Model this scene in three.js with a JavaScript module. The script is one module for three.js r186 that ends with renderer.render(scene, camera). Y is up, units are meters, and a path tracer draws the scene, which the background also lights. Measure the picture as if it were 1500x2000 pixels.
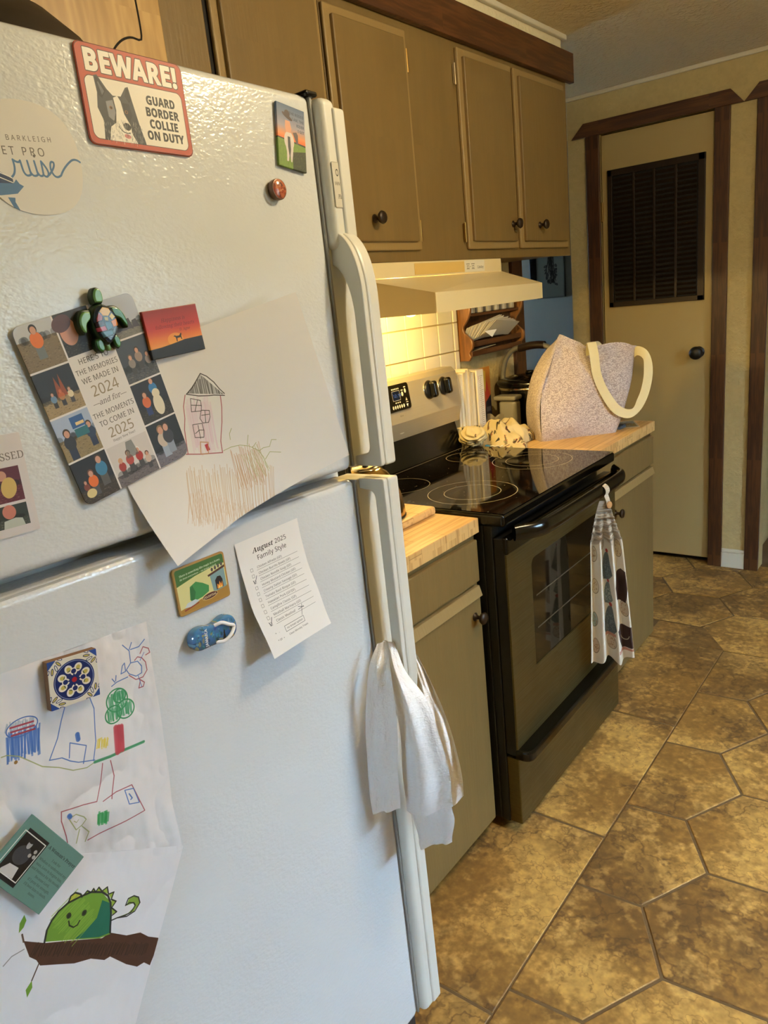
import * as THREE from 'three';
import { RoundedBoxGeometry } from 'three/addons/geometries/RoundedBoxGeometry.js';
import { mergeGeometries, mergeVertices, toCreasedNormals } from 'three/addons/utils/BufferGeometryUtils.js';

// ---------------------------------------------------------------- camera, sky, lights, exposure
const V = (x, y, z) => new THREE.Vector3(x, y, z);
const scene = new THREE.Scene();
const renderer = new THREE.WebGLRenderer({ antialias: true });
renderer.toneMapping = THREE.LinearToneMapping;
renderer.toneMappingExposure = 1.02;
renderer.shadowMap.enabled = true;
const camera = new THREE.PerspectiveCamera(68.98, 0.75, 0.02, 60);
camera.position.set(0, 1.45, 0);
camera.quaternion.setFromRotationMatrix(new THREE.Matrix4().makeBasis(V(0.79119, -0.10103, -0.60317), V(-0.0862, 0.95799, -0.27353), V(0.60546, 0.26841, 0.74925)));
scene.add(camera);
scene.background = new THREE.Color(0.52, 0.80, 1.12).multiplyScalar(68);        // overcast daylight outside the windows
const CEIL_LAMP = V(0.08, 2.2, -1.45);                                          // flush ceiling lamp out of frame
const ceilLight = new THREE.PointLight(new THREE.Color(1, 0.82, 0.52), 3.3);
ceilLight.position.copy(CEIL_LAMP); ceilLight.castShadow = true; ceilLight.shadow.radius = 2.6; ceilLight.name = 'ceiling_lamp_light';
scene.add(ceilLight);
const HOOD_LAMP = V(-1.28, 1.428, -1.80);                                        // bulb under the range hood
const hoodLight = new THREE.PointLight(new THREE.Color(1, 0.70, 0.24), 4.8);
hoodLight.position.copy(HOOD_LAMP); hoodLight.castShadow = true; hoodLight.shadow.radius = 1.2; hoodLight.name = 'hood_lamp_light';
scene.add(hoodLight);

// ---------------------------------------------------------------- helpers
function rng(s) { return () => { s = (s + 0x6d2b79f5) | 0; let t = Math.imul(s ^ (s >>> 15), 1 | s); t = (t + Math.imul(t ^ (t >>> 7), 61 | t)) ^ t; return ((t ^ (t >>> 14)) >>> 0) / 4294967296; }; }
const lerp = (a, b, t) => a + (b - a) * t, clamp = (x, a = 0, b = 1) => Math.min(b, Math.max(a, x)), sstep = (a, b, x) => { const t = clamp((x - a) / (b - a)); return t * t * (3 - 2 * t); };
const used = {}, W = new Map();
function numbered(n) { used[n] = (used[n] ?? -1) + 1; return used[n] ? n + '_' + String(used[n]).padStart(3, '0') : n; }
function shade(o) { o.castShadow = o.receiveShadow = true; return o; }
function tag(o, label, category, group) { o.userData.label = label; o.userData.category = category; if (group) o.userData.group = group; return o; }
function thing(name, label, category, base = [0, 0, 0], group) {
  const o = new THREE.Group(); o.name = numbered(name); o.position.set(...base); W.set(o, V(...base)); scene.add(o);
  return tag(o, label, category, group);
}
function struct(name, base = [0, 0, 0]) { const o = new THREE.Group(); o.name = numbered(name); o.position.set(...base); W.set(o, V(...base)); o.userData.kind = 'structure'; scene.add(o); return o; }
function add(p, name, geo, mat, at = [0, 0, 0], label) {         // a part, placed in world coordinates
  const o = shade(new THREE.Mesh(geo, mat)); o.name = name; const w = V(...at); W.set(o, w);
  o.position.copy(w).sub(W.get(p) ?? V(0, 0, 0)); p.add(o); if (label) o.userData.label = label; return o;
}
function one(name, geo, mat, at, label, category, group) { const o = shade(new THREE.Mesh(geo, mat)); o.name = numbered(name); o.position.set(...at); W.set(o, V(...at)); scene.add(o); if (label) tag(o, label, category, group); else o.userData.kind = 'structure'; return o; }
function boxUV(g, s = 1, off = [0, 0]) {                           // uv in metres by the way each face points
  const p = g.attributes.position, n = g.attributes.normal, uv = new Float32Array(p.count * 2);
  for (let i = 0; i < p.count; i++) {
    const x = p.getX(i), y = p.getY(i), z = p.getZ(i), a = Math.abs(n.getX(i)), b = Math.abs(n.getY(i)), c = Math.abs(n.getZ(i));
    const [u, v] = a >= b && a >= c ? [z, y] : b >= c ? [x, z] : [x, y];
    uv[2 * i] = u * s + off[0]; uv[2 * i + 1] = v * s + off[1];
  }
  g.setAttribute('uv', new THREE.BufferAttribute(uv, 2)); return g;
}
const bx = (w, h, d, r = 0.003, seg = 2, off) => boxUV(r > 0 ? new RoundedBoxGeometry(w, h, d, seg, Math.min(r, w / 2.01, h / 2.01, d / 2.01)) : new THREE.BoxGeometry(w, h, d), 1, off);
// box from two world corners: returns [geometry, centre]
const span = (a, b, r = 0.003, off) => [bx(Math.abs(b[0] - a[0]), Math.abs(b[1] - a[1]), Math.abs(b[2] - a[2]), r, 2, off), [(a[0] + b[0]) / 2, (a[1] + b[1]) / 2, (a[2] + b[2]) / 2]];
const addSpan = (p, name, a, b, mat, r, label) => { const [g, c] = span(a, b, r); return add(p, name, g, mat, c, label); };
function planarUV(g, w, h) { const p = g.attributes.position, uv = new Float32Array(p.count * 2); for (let i = 0; i < p.count; i++) { uv[2 * i] = p.getX(i) / w + 0.5; uv[2 * i + 1] = p.getY(i) / h + 0.5; } g.setAttribute('uv', new THREE.BufferAttribute(uv, 2)); return g; }
function rrect(w, h, r) { const s = new THREE.Shape(), x = -w / 2, y = -h / 2; s.moveTo(x + r, y); s.lineTo(x + w - r, y); s.quadraticCurveTo(x + w, y, x + w, y + r); s.lineTo(x + w, y + h - r); s.quadraticCurveTo(x + w, y + h, x + w - r, y + h); s.lineTo(x + r, y + h); s.quadraticCurveTo(x, y + h, x, y + h - r); s.lineTo(x, y + r); s.quadraticCurveTo(x, y, x + r, y); return s; }
const ext = (s, d, b = 0, seg = 2, cs = 12) => new THREE.ExtrudeGeometry(s, { depth: d - 2 * b, bevelEnabled: b > 0, bevelThickness: b, bevelSize: b, bevelOffset: -b, bevelSegments: seg, curveSegments: cs }).translate(0, 0, b);
function poly(pts, d, b = 0) { const s = new THREE.Shape(pts.map((p) => new THREE.Vector2(p[0], p[1]))); return ext(s, d, b); }
const tube = (pts, r, seg = 40, rs = 8, closed = false) => new THREE.TubeGeometry(new THREE.CatmullRomCurve3(pts.map((p) => V(...p)), closed), seg, r, rs, closed);
const lathe = (pts, seg = 32) => new THREE.LatheGeometry(pts.map((p) => new THREE.Vector2(p[0], p[1])), seg);
function slab(q, t) {                                             // four corners -> panel with thickness t along -normal
  const [a, b, c, d] = q.map((p) => V(...p)), n = b.clone().sub(a).cross(d.clone().sub(a)).normalize().multiplyScalar(t);
  const f = [a, b, c, d], k = f.map((p) => p.clone().sub(n)), quads = [[f[0], f[1], f[2], f[3]], [k[3], k[2], k[1], k[0]], [f[1], f[0], k[0], k[1]], [f[2], f[1], k[1], k[2]], [f[3], f[2], k[2], k[3]], [f[0], f[3], k[3], k[0]]], pos = [];
  for (const [p, r, s, u] of quads) for (const v of [p, r, s, p, s, u]) pos.push(v.x, v.y, v.z);
  const g = new THREE.BufferGeometry(); g.setAttribute('position', new THREE.BufferAttribute(new Float32Array(pos), 3)); g.computeVertexNormals(); return boxUV(g);
}
function grid(nu, nv, f, us = 1, vs = 1, closedU = false) {       // f(s, t) -> [x, y, z]
  const pos = [], uv = [], idx = [];
  for (let j = 0; j <= nv; j++) for (let i = 0; i <= nu; i++) { pos.push(...f(i / nu, j / nv)); uv.push((i / nu) * us, (1 - j / nv) * vs); }
  for (let j = 0; j < nv; j++) for (let i = 0; i < nu; i++) { const a = j * (nu + 1) + i, b = a + 1, c = a + nu + 1, d = c + 1; idx.push(a, c, b, b, c, d); }
  const g = new THREE.BufferGeometry(); g.setAttribute('position', new THREE.BufferAttribute(new Float32Array(pos), 3)); g.setAttribute('uv', new THREE.BufferAttribute(new Float32Array(uv), 2)); g.setIndex(idx); g.computeVertexNormals();
  if (closedU) { const n = g.attributes.normal; for (let j = 0; j <= nv; j++) { const a = j * (nu + 1), b = a + nu, m = V(n.getX(a) + n.getX(b), n.getY(a) + n.getY(b), n.getZ(a) + n.getZ(b)).normalize(); n.setXYZ(a, m.x, m.y, m.z); n.setXYZ(b, m.x, m.y, m.z); } }
  return g;
}
const merge = (gs) => mergeGeometries(gs.map((g) => { const q = g.index ? g.toNonIndexed() : g; for (const k of Object.keys(q.attributes)) if (!['position', 'normal', 'uv'].includes(k)) q.deleteAttribute(k); return q; }));
// ribbon along points, width along given directions
function ribbon(pts, dirs, w, n = 60, us = 1) {
  const c = new THREE.CatmullRomCurve3(pts.map((p) => V(...p))), d = new THREE.CatmullRomCurve3(dirs.map((p) => V(...p)));
  return grid(4, n, (s, t) => { const p = c.getPoint(t), k = d.getPoint(t).normalize(); return p.addScaledVector(k, (s - 0.5) * w).toArray(); }, w, us);
}

// ---------------------------------------------------------------- textures
const lat = {};
function noise(x, y, per, seed) {                                   // value noise that repeats every per cells
  const key = per + '_' + seed; let L = lat[key];
  if (!L) { const r = rng(seed * 7919 + per); L = lat[key] = new Float32Array(per * per).map(r); }
  const xi = Math.floor(x), yi = Math.floor(y), fx = x - xi, fy = y - yi, m = (a) => ((a % per) + per) % per, x0 = m(xi), x1 = m(xi + 1), y0 = m(yi) * per, y1 = m(yi + 1) * per;
  const u = fx * fx * (3 - 2 * fx), v = fy * fy * (3 - 2 * fy);
  return (L[y0 + x0] * (1 - u) + L[y0 + x1] * u) * (1 - v) + (L[y1 + x0] * (1 - u) + L[y1 + x1] * u) * v;
}
function fbm(u, v, f, oct, seed, fy = f) { let a = 0.5, s = 0, n = 0; for (let o = 0; o < oct; o++) { const k = 1 << o; s += a * noise(u * f * k, v * f * k, f * k, seed + o); n += a; a *= 0.55; } return s / n; }
function fbm2(u, v, fx, fy, oct, seed) { let a = 0.5, s = 0, n = 0; for (let o = 0; o < oct; o++) { const k = 1 << o, per = Math.max(fx, fy) * k; s += a * noise(u * fx * k, v * fy * k, per, seed + o); n += a; a *= 0.55; } return s / n; }
function tex(size, metres, f, srgb = true) {
  const d = new Uint8Array(size * size * 4);
  for (let j = 0; j < size; j++) for (let i = 0; i < size; i++) { const c = f(i / size, j / size), o = (j * size + i) * 4; if (typeof c === 'number') d[o] = d[o + 1] = d[o + 2] = clamp(c) * 255; else { d[o] = clamp(c[0], 0, 255); d[o + 1] = clamp(c[1], 0, 255); d[o + 2] = clamp(c[2], 0, 255); } d[o + 3] = 255; }
  const t = new THREE.DataTexture(d, size, size); t.wrapS = t.wrapT = THREE.RepeatWrapping; t.magFilter = THREE.LinearFilter; t.minFilter = THREE.LinearMipmapLinearFilter; t.generateMipmaps = true; t.repeat.set(1 / metres, 1 / metres); if (srgb) t.colorSpace = THREE.SRGBColorSpace; t.needsUpdate = true; return t;
}
function canvasTex(w, h, draw) { const c = document.createElement('canvas'); c.width = w; c.height = h; const g = c.getContext('2d'); draw(g, w, h); const t = new THREE.CanvasTexture(c); t.colorSpace = THREE.SRGBColorSpace; t.magFilter = THREE.LinearFilter; return t; }
const mix3 = (a, b, t) => [lerp(a[0], b[0], t), lerp(a[1], b[1], t), lerp(a[2], b[2], t)];
const std = (o) => new THREE.MeshPhysicalMaterial({ roughness: 0.6, ...o });

const T = {};
T.floor = tex(1024, 1.1, (u, v) => {
  const a = fbm(u, v, 6, 7, 11), b = fbm(u, v, 4, 6, 31), c = fbm(u, v, 80, 3, 51), n1 = fbm(u, v, 16, 5, 71), n2 = fbm(u, v, 30, 4, 131), fl = sstep(0.86, 0.985, 1 - Math.abs(2 * n1 - 1) * 1.6), f2 = sstep(0.88, 0.99, 1 - Math.abs(2 * n2 - 1) * 1.8);
  let col = mix3([140, 99, 42], [192, 146, 74], sstep(0.34, 0.66, a * 0.75 + c * 0.25));
  col = mix3(col, [98, 68, 30], sstep(0.46, 0.70, b * 0.8 + n2 * 0.2) * 0.62);
  col = mix3(col, [84, 56, 24], fl * sstep(0.42, 0.6, b) * 0.55); col = mix3(col, [94, 64, 28], f2 * 0.35 * sstep(0.4, 0.6, a));
  col = mix3(col, [212, 168, 98], sstep(0.56, 0.74, fbm(u, v, 26, 4, 91) * 0.7 + c * 0.3) * 0.4);
  const k = 0.86 + 0.28 * c; return [col[0] * k, col[1] * k, col[2] * k];
});
T.floorBump = tex(512, 1.1, (u, v) => 0.6 * fbm(u, v, 12, 5, 31) + 0.4 * fbm(u, v, 90, 2, 51), false);
T.pebble = tex(512, 0.15, (u, v) => { const a = fbm2(u, v, 34, 52, 2, 5), b = fbm(u, v, 24, 3, 8); return a * 0.6 + b * 0.4; }, false);
const grain = (seed, c1, c2, c3, fx, fy) => (u, v) => { const w = fbm(u, v, 3, 3, seed + 40), g = fbm2(u + 0.0 * w, v, fx, fy, 4, seed), r = 0.5 + 0.5 * Math.sin((u * fx * 0.9 + w * 6) * 6.283); let c = mix3(c1, c2, sstep(0.3, 0.7, g)); c = mix3(c, c3, 0.35 * r * sstep(0.35, 0.6, w)); return c; };
T.trimV = tex(512, 0.5, grain(3, [62, 35, 16], [88, 52, 24], [50, 27, 12], 60, 4));
T.trimH = tex(512, 0.5, (u, v) => grain(3, [72, 42, 21], [98, 60, 31], [60, 34, 17], 60, 4)(v, u));
T.oak = tex(512, 0.4, grain(13, [112, 72, 34], [140, 92, 46], [92, 56, 26], 40, 4));
T.ply = tex(512, 0.6, grain(23, [176, 138, 78], [196, 158, 96], [150, 110, 58], 36, 4));
T.butcher = tex(1024, 0.9, (u, v) => {                            // laminate print of end-joined strips
  const k = Math.floor(u * 18), r = rng(k * 17 + 3), off = r(), n = 3, m = Math.floor((v + off) * n), q = rng(k * 91 + (m % n) * 13 + 7)(), g = fbm2(u, v, 110, 5, 3, 61), fu = (u * 18) % 1, fv = ((v + off) * n) % 1;
  let c = mix3([204, 160, 96], [228, 190, 128], q); c = mix3(c, [176, 128, 68], sstep(0.5, 0.75, g) * 0.55);
  if (fu < 0.03 || fv < 0.006) c = mix3(c, [140, 98, 48], 0.6); return c;
});
T.paint = tex(512, 0.7, (u, v) => { const a = fbm2(u, v, 40, 3, 3, 17), b = fbm(u, v, 4, 4, 27), k = 0.93 + 0.07 * a + 0.06 * (b - 0.5); return [126 * k, 102 * k, 58 * k]; });
T.paintBump = tex(512, 0.35, (u, v) => 0.7 * fbm2(u, v, 70, 4, 3, 19) + 0.3 * fbm(u, v, 40, 3, 29), false);
T.wall = tex(512, 1, (u, v) => { const a = fbm(u, v, 5, 5, 37), b = fbm(u, v, 60, 2, 41), k = 0.94 + 0.09 * (a - 0.5) + 0.06 * b; return [200 * k, 178 * k, 122 * k]; });
T.wallBump = tex(512, 0.5, (u, v) => sstep(0.35, 0.75, fbm(u, v, 40, 4, 43)), false);
T.steel = tex(512, 0.3, (u, v) => { const a = fbm2(u, v, 3, 190, 2, 47), b = fbm(u, v, 4, 4, 49), k = 0.9 + 0.12 * a + 0.06 * (b - 0.5); return [112 * k, 98 * k, 60 * k]; });
T.steelR = tex(256, 0.3, (u, v) => 0.30 + 0.18 * fbm2(u, v, 3, 120, 2, 47) + 0.1 * fbm(u, v, 4, 3, 59), false);
T.heather = tex(512, 0.11, (u, v) => { const a = fbm2(u, v, 60, 90, 2, 67), b = fbm(u, v, 90, 2, 69), t = sstep(0.38, 0.62, a * 0.6 + b * 0.4); return mix3([156, 141, 138], [208, 196, 188], t); });
T.weave = tex(256, 0.02, (u, v) => 0.5 + 0.25 * Math.sin(u * 6.283 * 12) + 0.25 * Math.sin(v * 6.283 * 12), false);
T.crinkle = tex(512, 0.14, (u, v) => 0.65 * fbm2(u, v, 60, 10, 3, 73) + 0.35 * fbm(u, v, 70, 2, 77), false);
T.blue = tex(256, 1.4, (u, v) => { const a = fbm(u, v, 4, 4, 81), k = 0.94 + 0.12 * a; return [150 * k, 146 * k, 136 * k]; });

const M = {
  tile: std({ map: T.floor, bumpMap: T.floorBump, bumpScale: 0.0008, roughness: 0.6 }),
  grout: std({ color: '#6b5230', roughness: 0.95, bumpMap: T.wallBump, bumpScale: 0.001 }),
  wall: std({ map: T.wall, bumpMap: T.wallBump, bumpScale: 0.0012, roughness: 0.85 }),
  ceiling: std({ color: '#dcc898', bumpMap: T.wallBump, bumpScale: 0.003, roughness: 0.95 }),
  paint: std({ map: T.paint, bumpMap: T.paintBump, bumpScale: 0.0004, roughness: 0.42 }),
  paintEdge: std({ color: '#937a4c', bumpMap: T.paintBump, bumpScale: 0.0005, roughness: 0.4 }),
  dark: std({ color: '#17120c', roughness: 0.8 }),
  trimV: std({ map: T.trimV, roughness: 0.45 }), trimH: std({ map: T.trimH, roughness: 0.45 }), oak: std({ map: T.oak, roughness: 0.35, clearcoat: 0.3, clearcoatRoughness: 0.3 }), ply: std({ map: T.ply, roughness: 0.4 }),
  door: std({ color: '#b59d66', bumpMap: T.paintBump, bumpScale: 0.0003, roughness: 0.45 }),
  cream: std({ color: '#d8ceb4', roughness: 0.5 }),
  fridge: std({ color: '#d2d5d6', bumpMap: T.pebble, bumpScale: 0.0005, roughness: 0.22 }),
  fridgeSmooth: std({ color: '#d6d4c9', roughness: 0.35 }),
  fridgeGrey: std({ color: '#8e8c84', roughness: 0.5 }),
  rubber: std({ color: '#2a2724', roughness: 0.7 }),
  black: std({ color: '#080808', roughness: 0.18 }), blackMatte: std({ color: '#0d0c0b', roughness: 0.45 }),
  steel: std({ map: T.steel, roughnessMap: T.steelR, roughness: 1, metalness: 0.85 }),
  chrome: std({ color: '#d9d2c4', roughness: 0.12, metalness: 1 }), brass: std({ color: '#a3834a', roughness: 0.3, metalness: 1 }), bronze: std({ color: '#33261a', roughness: 0.4, metalness: 0.4 }), steelLight: std({ color: '#c2b596', roughnessMap: T.steelR, roughness: 1, metalness: 0.55, bumpMap: T.steel, bumpScale: 0.00005 }),
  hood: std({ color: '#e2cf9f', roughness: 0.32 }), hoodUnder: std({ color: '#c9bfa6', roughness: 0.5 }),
  ceramic: std({ color: '#e4dabb', roughness: 0.18 }), tileGrout: std({ color: '#b09c6c', roughness: 0.9 }),
  counter: std({ map: T.butcher, roughness: 0.36 }),
  glass: std({ color: '#ffffff', roughness: 0.02, transmission: 1, thickness: 0, ior: 1.45 }),
  blue: std({ map: T.blue, roughness: 0.9 }),
  paper: std({ color: '#e8e5dd', roughness: 0.85, side: THREE.DoubleSide }),
  towel: std({ color: '#f6f4f2', roughness: 0.95, bumpMap: T.crinkle, bumpScale: 0.0018, side: THREE.DoubleSide }),
};
const print = (t, o = {}) => std({ map: t, roughness: 0.5, ...o });

// ---------------------------------------------------------------- setting
const XW = -1.53, ZE = -3.794, YC = 2.31, XR = 1.5, ZB = 2.4, XF = -4.2, ZF = -4.85, XEND = -1.665;
{ // floor: grout bed with every tile a piece
  const fl = struct('floor', [-1.3, 0, -1.2]);
  add(fl, 'grout_bed', bx(XR - XF + 0.2, 0.1, ZB - ZF + 0.2, 0), M.grout, [(XR + XF) / 2, -0.0525, (ZB + ZF) / 2]);
  const MX = -0.675, S = 0.2045, HZ = 0.354, r = rng(5);
  const clip = (p, f) => { const out = []; for (let i = 0; i < p.length; i++) { const a = p[i], b = p[(i + 1) % p.length], fa = f(a), fb = f(b); if (fa >= 0) out.push(a); if ((fa >= 0) !== (fb >= 0)) { const t = fa / (fa - fb); out.push([lerp(a[0], b[0], t), lerp(a[1], b[1], t)]); } } return out; };
  const area = (p) => Math.abs(p.reduce((s, a, i) => { const b = p[(i + 1) % p.length]; return s + a[0] * b[1] - a[1] * b[0]; }, 0)) / 2;
  const put = (p) => {
    if (p.length < 3 || area(p) < 0.0015) return;
    const cx = p.reduce((s, a) => s + a[0], 0) / p.length, cz = p.reduce((s, a) => s + a[1], 0) / p.length;
    const s = p.map(([x, z]) => { const d = Math.hypot(x - cx, z - cz); return [(x - cx) * (1 - 0.0042 / d * 1.15), -(z - cz) * (1 - 0.0042 / d * 1.15)]; });
    const sh = new THREE.Shape(s.map((q) => new THREE.Vector2(...q)));
    const g = new THREE.ExtrudeGeometry(sh, { depth: 0.006, bevelEnabled: true, bevelThickness: 0.0012, bevelSize: 0.0016, bevelOffset: -0.0016, bevelSegments: 1 }).rotateX(-Math.PI / 2);
    boxUV(g); const a = r() * 6.28, o = [r() * 3, r() * 3], uv = g.attributes.uv, c = Math.cos(a), n = Math.sin(a);
    for (let i = 0; i < uv.count; i++) { const x = uv.getX(i), y = uv.getY(i); uv.setXY(i, x * c - y * n + o[0], x * n + y * c + o[1]); }
    add(fl, 'tile', g, M.tile, [cx, -0.0072 + r() * 0.0005, cz]);
  };
  for (let i = -3; i <= 7; i++) for (let k = -2; k <= 11; k++) {
    const cx = -0.615 + i * 0.3065, cz = -0.56 - k * HZ - (i & 1 ? HZ / 2 : 0) + 0.00; if (cz > 0.25 || cz < ZE - 0.25) continue;
    let p = []; for (let a = 0; a < 6; a++) { const t = (a * Math.PI) / 3, x = cx + S * Math.cos(t), z = cz + S * Math.sin(t); p.push([x, z - 0.07 * (x + 0.675)]); }
    p = clip(p, (q) => (q[1] > -3.05 && cz > -3.1 ? q[0] - MX : 1)); p = clip(p, (q) => q[0] - (XEND - 0.02)); p = clip(p, (q) => q[1] - (ZE - 0.06)); p = clip(p, (q) => (q[0] < MX ? -3.045 - q[1] : 1));
    put(p);
  }
  const zs = [-0.42, -1.02, -1.637, -2.255, -2.872, -3.04];
  for (let i = 0; i < zs.length - 1; i++) put([[MX, zs[i]], [MX, zs[i + 1]], [MX - 0.31, zs[i + 1]], [MX - 0.31, zs[i]]]);
}
one('ceiling', bx(XR - XF + 0.2, 0.1, ZB - ZF + 0.2, 0), M.ceiling, [(XR + XF) / 2, YC + 0.05, (ZB + ZF) / 2]);
const wl = struct('wall_left', [XW, 0, -1]);
addSpan(wl, 'wall_panel', [XW - 0.1, 0, -2.945], [XW, YC, ZB], M.wall, 0);
{ // backsplash: glazed tiles on a bed
  addSpan(wl, 'grout_bed', [XW, 0.9, -2.43], [XW + 0.004, 1.56, -1.15], M.tileGrout, 0);
  const PZ = 0.0995, PY = 0.104, gs = [0, 1, 2].map(() => bx(0.008, PY - 0.004, PZ - 0.004, 0.0025));
  for (let c = 0; c < 13; c++) for (let k = 0; k < 6; k++) add(wl, 'tile', gs[(c + k) % 3], M.ceramic, [XW + 0.0065, 1.407 - (k - 1) * PY, -2.345 + c * PZ]);
  for (let k = 0; k < 6; k++) add(wl, 'edge_tile', bx(0.010, PY - 0.003, 0.028, 0.003), M.ceramic, [XW + 0.0065, 1.407 - (k - 1) * PY, -2.4125]);
}
const we = struct('wall_end', [-0.6, 0, ZE]);
addSpan(we, 'wall_panel', [XEND, 0, ZE - 0.1], [-1.505, YC, ZE], M.wall, 0);
addSpan(we, 'wall_panel', [-0.97, 0, ZE - 0.1], [-0.745, YC, ZE], M.wall, 0);
addSpan(we, 'wall_panel', [-1.505, 2.12, ZE - 0.1], [-0.97, YC, ZE], M.wall, 0);
addSpan(we, 'wall_panel', [-0.745, 2.12, ZE - 0.1], [0.1, YC, ZE], M.wall, 0);
addSpan(we, 'wall_panel', [0.1, 0, ZE - 0.1], [XR, YC, ZE], M.wall, 0);
{ // right wall with the sink window
  const w = struct('wall_right', [XR, 0, -1]), a = -2.3, b = -1.4, y0 = 1.15, y1 = 2.0;
  addSpan(w, 'wall_panel', [XR, 0, ZF], [XR + 0.1, YC, a], M.wall, 0); addSpan(w, 'wall_panel', [XR, 0, b], [XR + 0.1, YC, ZB], M.wall, 0);
  addSpan(w, 'wall_panel', [XR, 0, a], [XR + 0.1, y0, b], M.wall, 0); addSpan(w, 'wall_panel', [XR, y1, a], [XR + 0.1, YC, b], M.wall, 0);
  const n = struct('window_1', [XR + 0.05, y0, (a + b) / 2]);
  for (const z of [a + 0.02, (a + b) / 2, b - 0.02]) addSpan(n, 'window_frame', [XR + 0.03, y0, z - 0.02], [XR + 0.08, y1, z + 0.02], M.cream, 0.003);
  for (const y of [y0 + 0.02, y1 - 0.02]) addSpan(n, 'window_frame', [XR + 0.03, y - 0.02, a], [XR + 0.08, y + 0.02, b], M.cream, 0.003);
  addSpan(n, 'window_sill', [XR - 0.06, y0 - 0.025, a - 0.04], [XR + 0.03, y0, b + 0.04], M.cream, 0.004);
  for (const s of [0, 1]) addSpan(n, 'pane', [XR + 0.05, y0 + 0.04, a + 0.04 + s * 0.43], [XR + 0.054, y1 - 0.04, a + 0.43 + s * 0.43], M.glass, 0);
}
{ // yard outside the sink window: ground and a tall board fence that hides the low sky
  one('ground_outside', bx(14, 0.1, 20, 0), std({ color: '#5a5a48', roughness: 1 }), [XR + 7.2, -0.25, -1]);
  const fm = std({ color: '#8a8478', roughness: 0.9 }), f = struct('wall_fence', [3.65, -0.2, -1]); addSpan(f, 'fence_boards', [3.6, -0.2, -9], [3.65, 2.32, 7], fm, 0);
}
{ // wall behind the camera with a small window
  const w = struct('wall_back', [0, 0, ZB]), a = -0.28, b = 0.32, y0 = 1.3, y1 = 1.95;
  addSpan(w, 'wall_panel', [XF, 0, ZB], [a, YC, ZB + 0.1], M.wall, 0); addSpan(w, 'wall_panel', [b, 0, ZB], [XR, YC, ZB + 0.1], M.wall, 0);
  addSpan(w, 'wall_panel', [a, 0, ZB], [b, y0, ZB + 0.1], M.wall, 0); addSpan(w, 'wall_panel', [a, y1, ZB], [b, YC, ZB + 0.1], M.wall, 0);
  const n = struct('window_3', [(a + b) / 2, y0, ZB + 0.05]);
  for (const x of [a + 0.02, b - 0.02]) addSpan(n, 'window_frame', [x - 0.02, y0, ZB + 0.03], [x + 0.02, y1, ZB + 0.08], M.cream, 0.003);
  for (const y of [y0 + 0.02, y1 - 0.02]) addSpan(n, 'window_frame', [a, y - 0.02, ZB + 0.03], [b, y + 0.02, ZB + 0.08], M.cream, 0.003);
  const f = struct('wall_fence', [0, -0.2, 5]); addSpan(f, 'fence_boards', [-6, -0.2, 5], [3.6, 2.32, 5.05], std({ color: '#8a8478', roughness: 0.9 }), 0);
}
{ // blue room beyond the counter
  const w = struct('wall_far', [-2.5, 0, ZF]);
  addSpan(w, 'wall_panel', [XF, 0, ZF - 0.1], [XR, YC, ZF], M.blue, 0);
  const v = struct('wall_hall', [XF, 0, -2]), a = -3.98, b = -3.5, y0 = 1.3, y1 = 1.75;
  addSpan(v, 'wall_panel', [XF - 0.1, 0, ZF], [XF, YC, a], M.blue, 0); addSpan(v, 'wall_panel', [XF - 0.1, 0, b], [XF, YC, ZB], M.blue, 0);
  addSpan(v, 'wall_panel', [XF - 0.1, 0, a], [XF, y0, b], M.blue, 0); addSpan(v, 'wall_panel', [XF - 0.1, y1, a], [XF, YC, b], M.blue, 0);
  const n = struct('window_2', [XF - 0.05, y0, (a + b) / 2]);
  for (const z of [a + 0.02, (a + b) / 2, b - 0.02]) addSpan(n, 'window_frame', [XF - 0.08, y0, z - 0.02], [XF - 0.03, y1, z + 0.02], M.cream, 0.003);
  for (const y of [y0 + 0.02, y1 - 0.02]) addSpan(n, 'window_frame', [XF - 0.08, y - 0.02, a], [XF - 0.03, y + 0.02, b], M.cream, 0.003);
  // dark closet and hall behind the end wall doors
  const c = struct('wall_inner', [-1.2, 0, -4.3]);
  addSpan(c, 'wall_panel', [XEND, 0, ZF], [XEND + 0.06, YC, ZE - 0.1], M.blue, 0); addSpan(c, 'wall_panel', [-0.86, 0, ZF], [-0.80, YC, ZE - 0.1], M.wall, 0); addSpan(c, 'wall_panel', [0.1, 0, ZF], [0.16, YC, ZE - 0.1], M.wall, 0);
}
{ // soffit over the wall cabinets and its trims
  const s = struct('soffit', [-1.4, 2.24, -1.2]);
  addSpan(s, 'wall_panel', [XW, 2.2, -2.86], [-1.268, YC, 0.8], std({ color: '#e6d8b0', bumpMap: T.wallBump, bumpScale: 0.0012, roughness: 0.85 }), 0.002);
  const t = struct('trim_1', [-1.25, 2.3, -1]); addSpan(t, 'crown_strip', [-1.268, 2.292, -2.878], [-1.252, YC, 0.8], M.cream, 0.004); addSpan(t, 'crown_strip', [XW, 2.292, -2.878], [-1.268, YC, -2.862], M.cream, 0.004);
  const u = struct('trim_2', [-1, 2.3, ZE]); addSpan(u, 'crown_strip', [XEND, 2.292, ZE], [XR, YC, ZE + 0.014], M.cream, 0.004);
  const p = struct('trim_3', [XW, 0, -2.9]); addSpan(p, 'jamb_board', [XW - 0.115, 0, -2.955], [XW + 0.016, YC, -2.868], M.trimV, 0.003);
}
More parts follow.
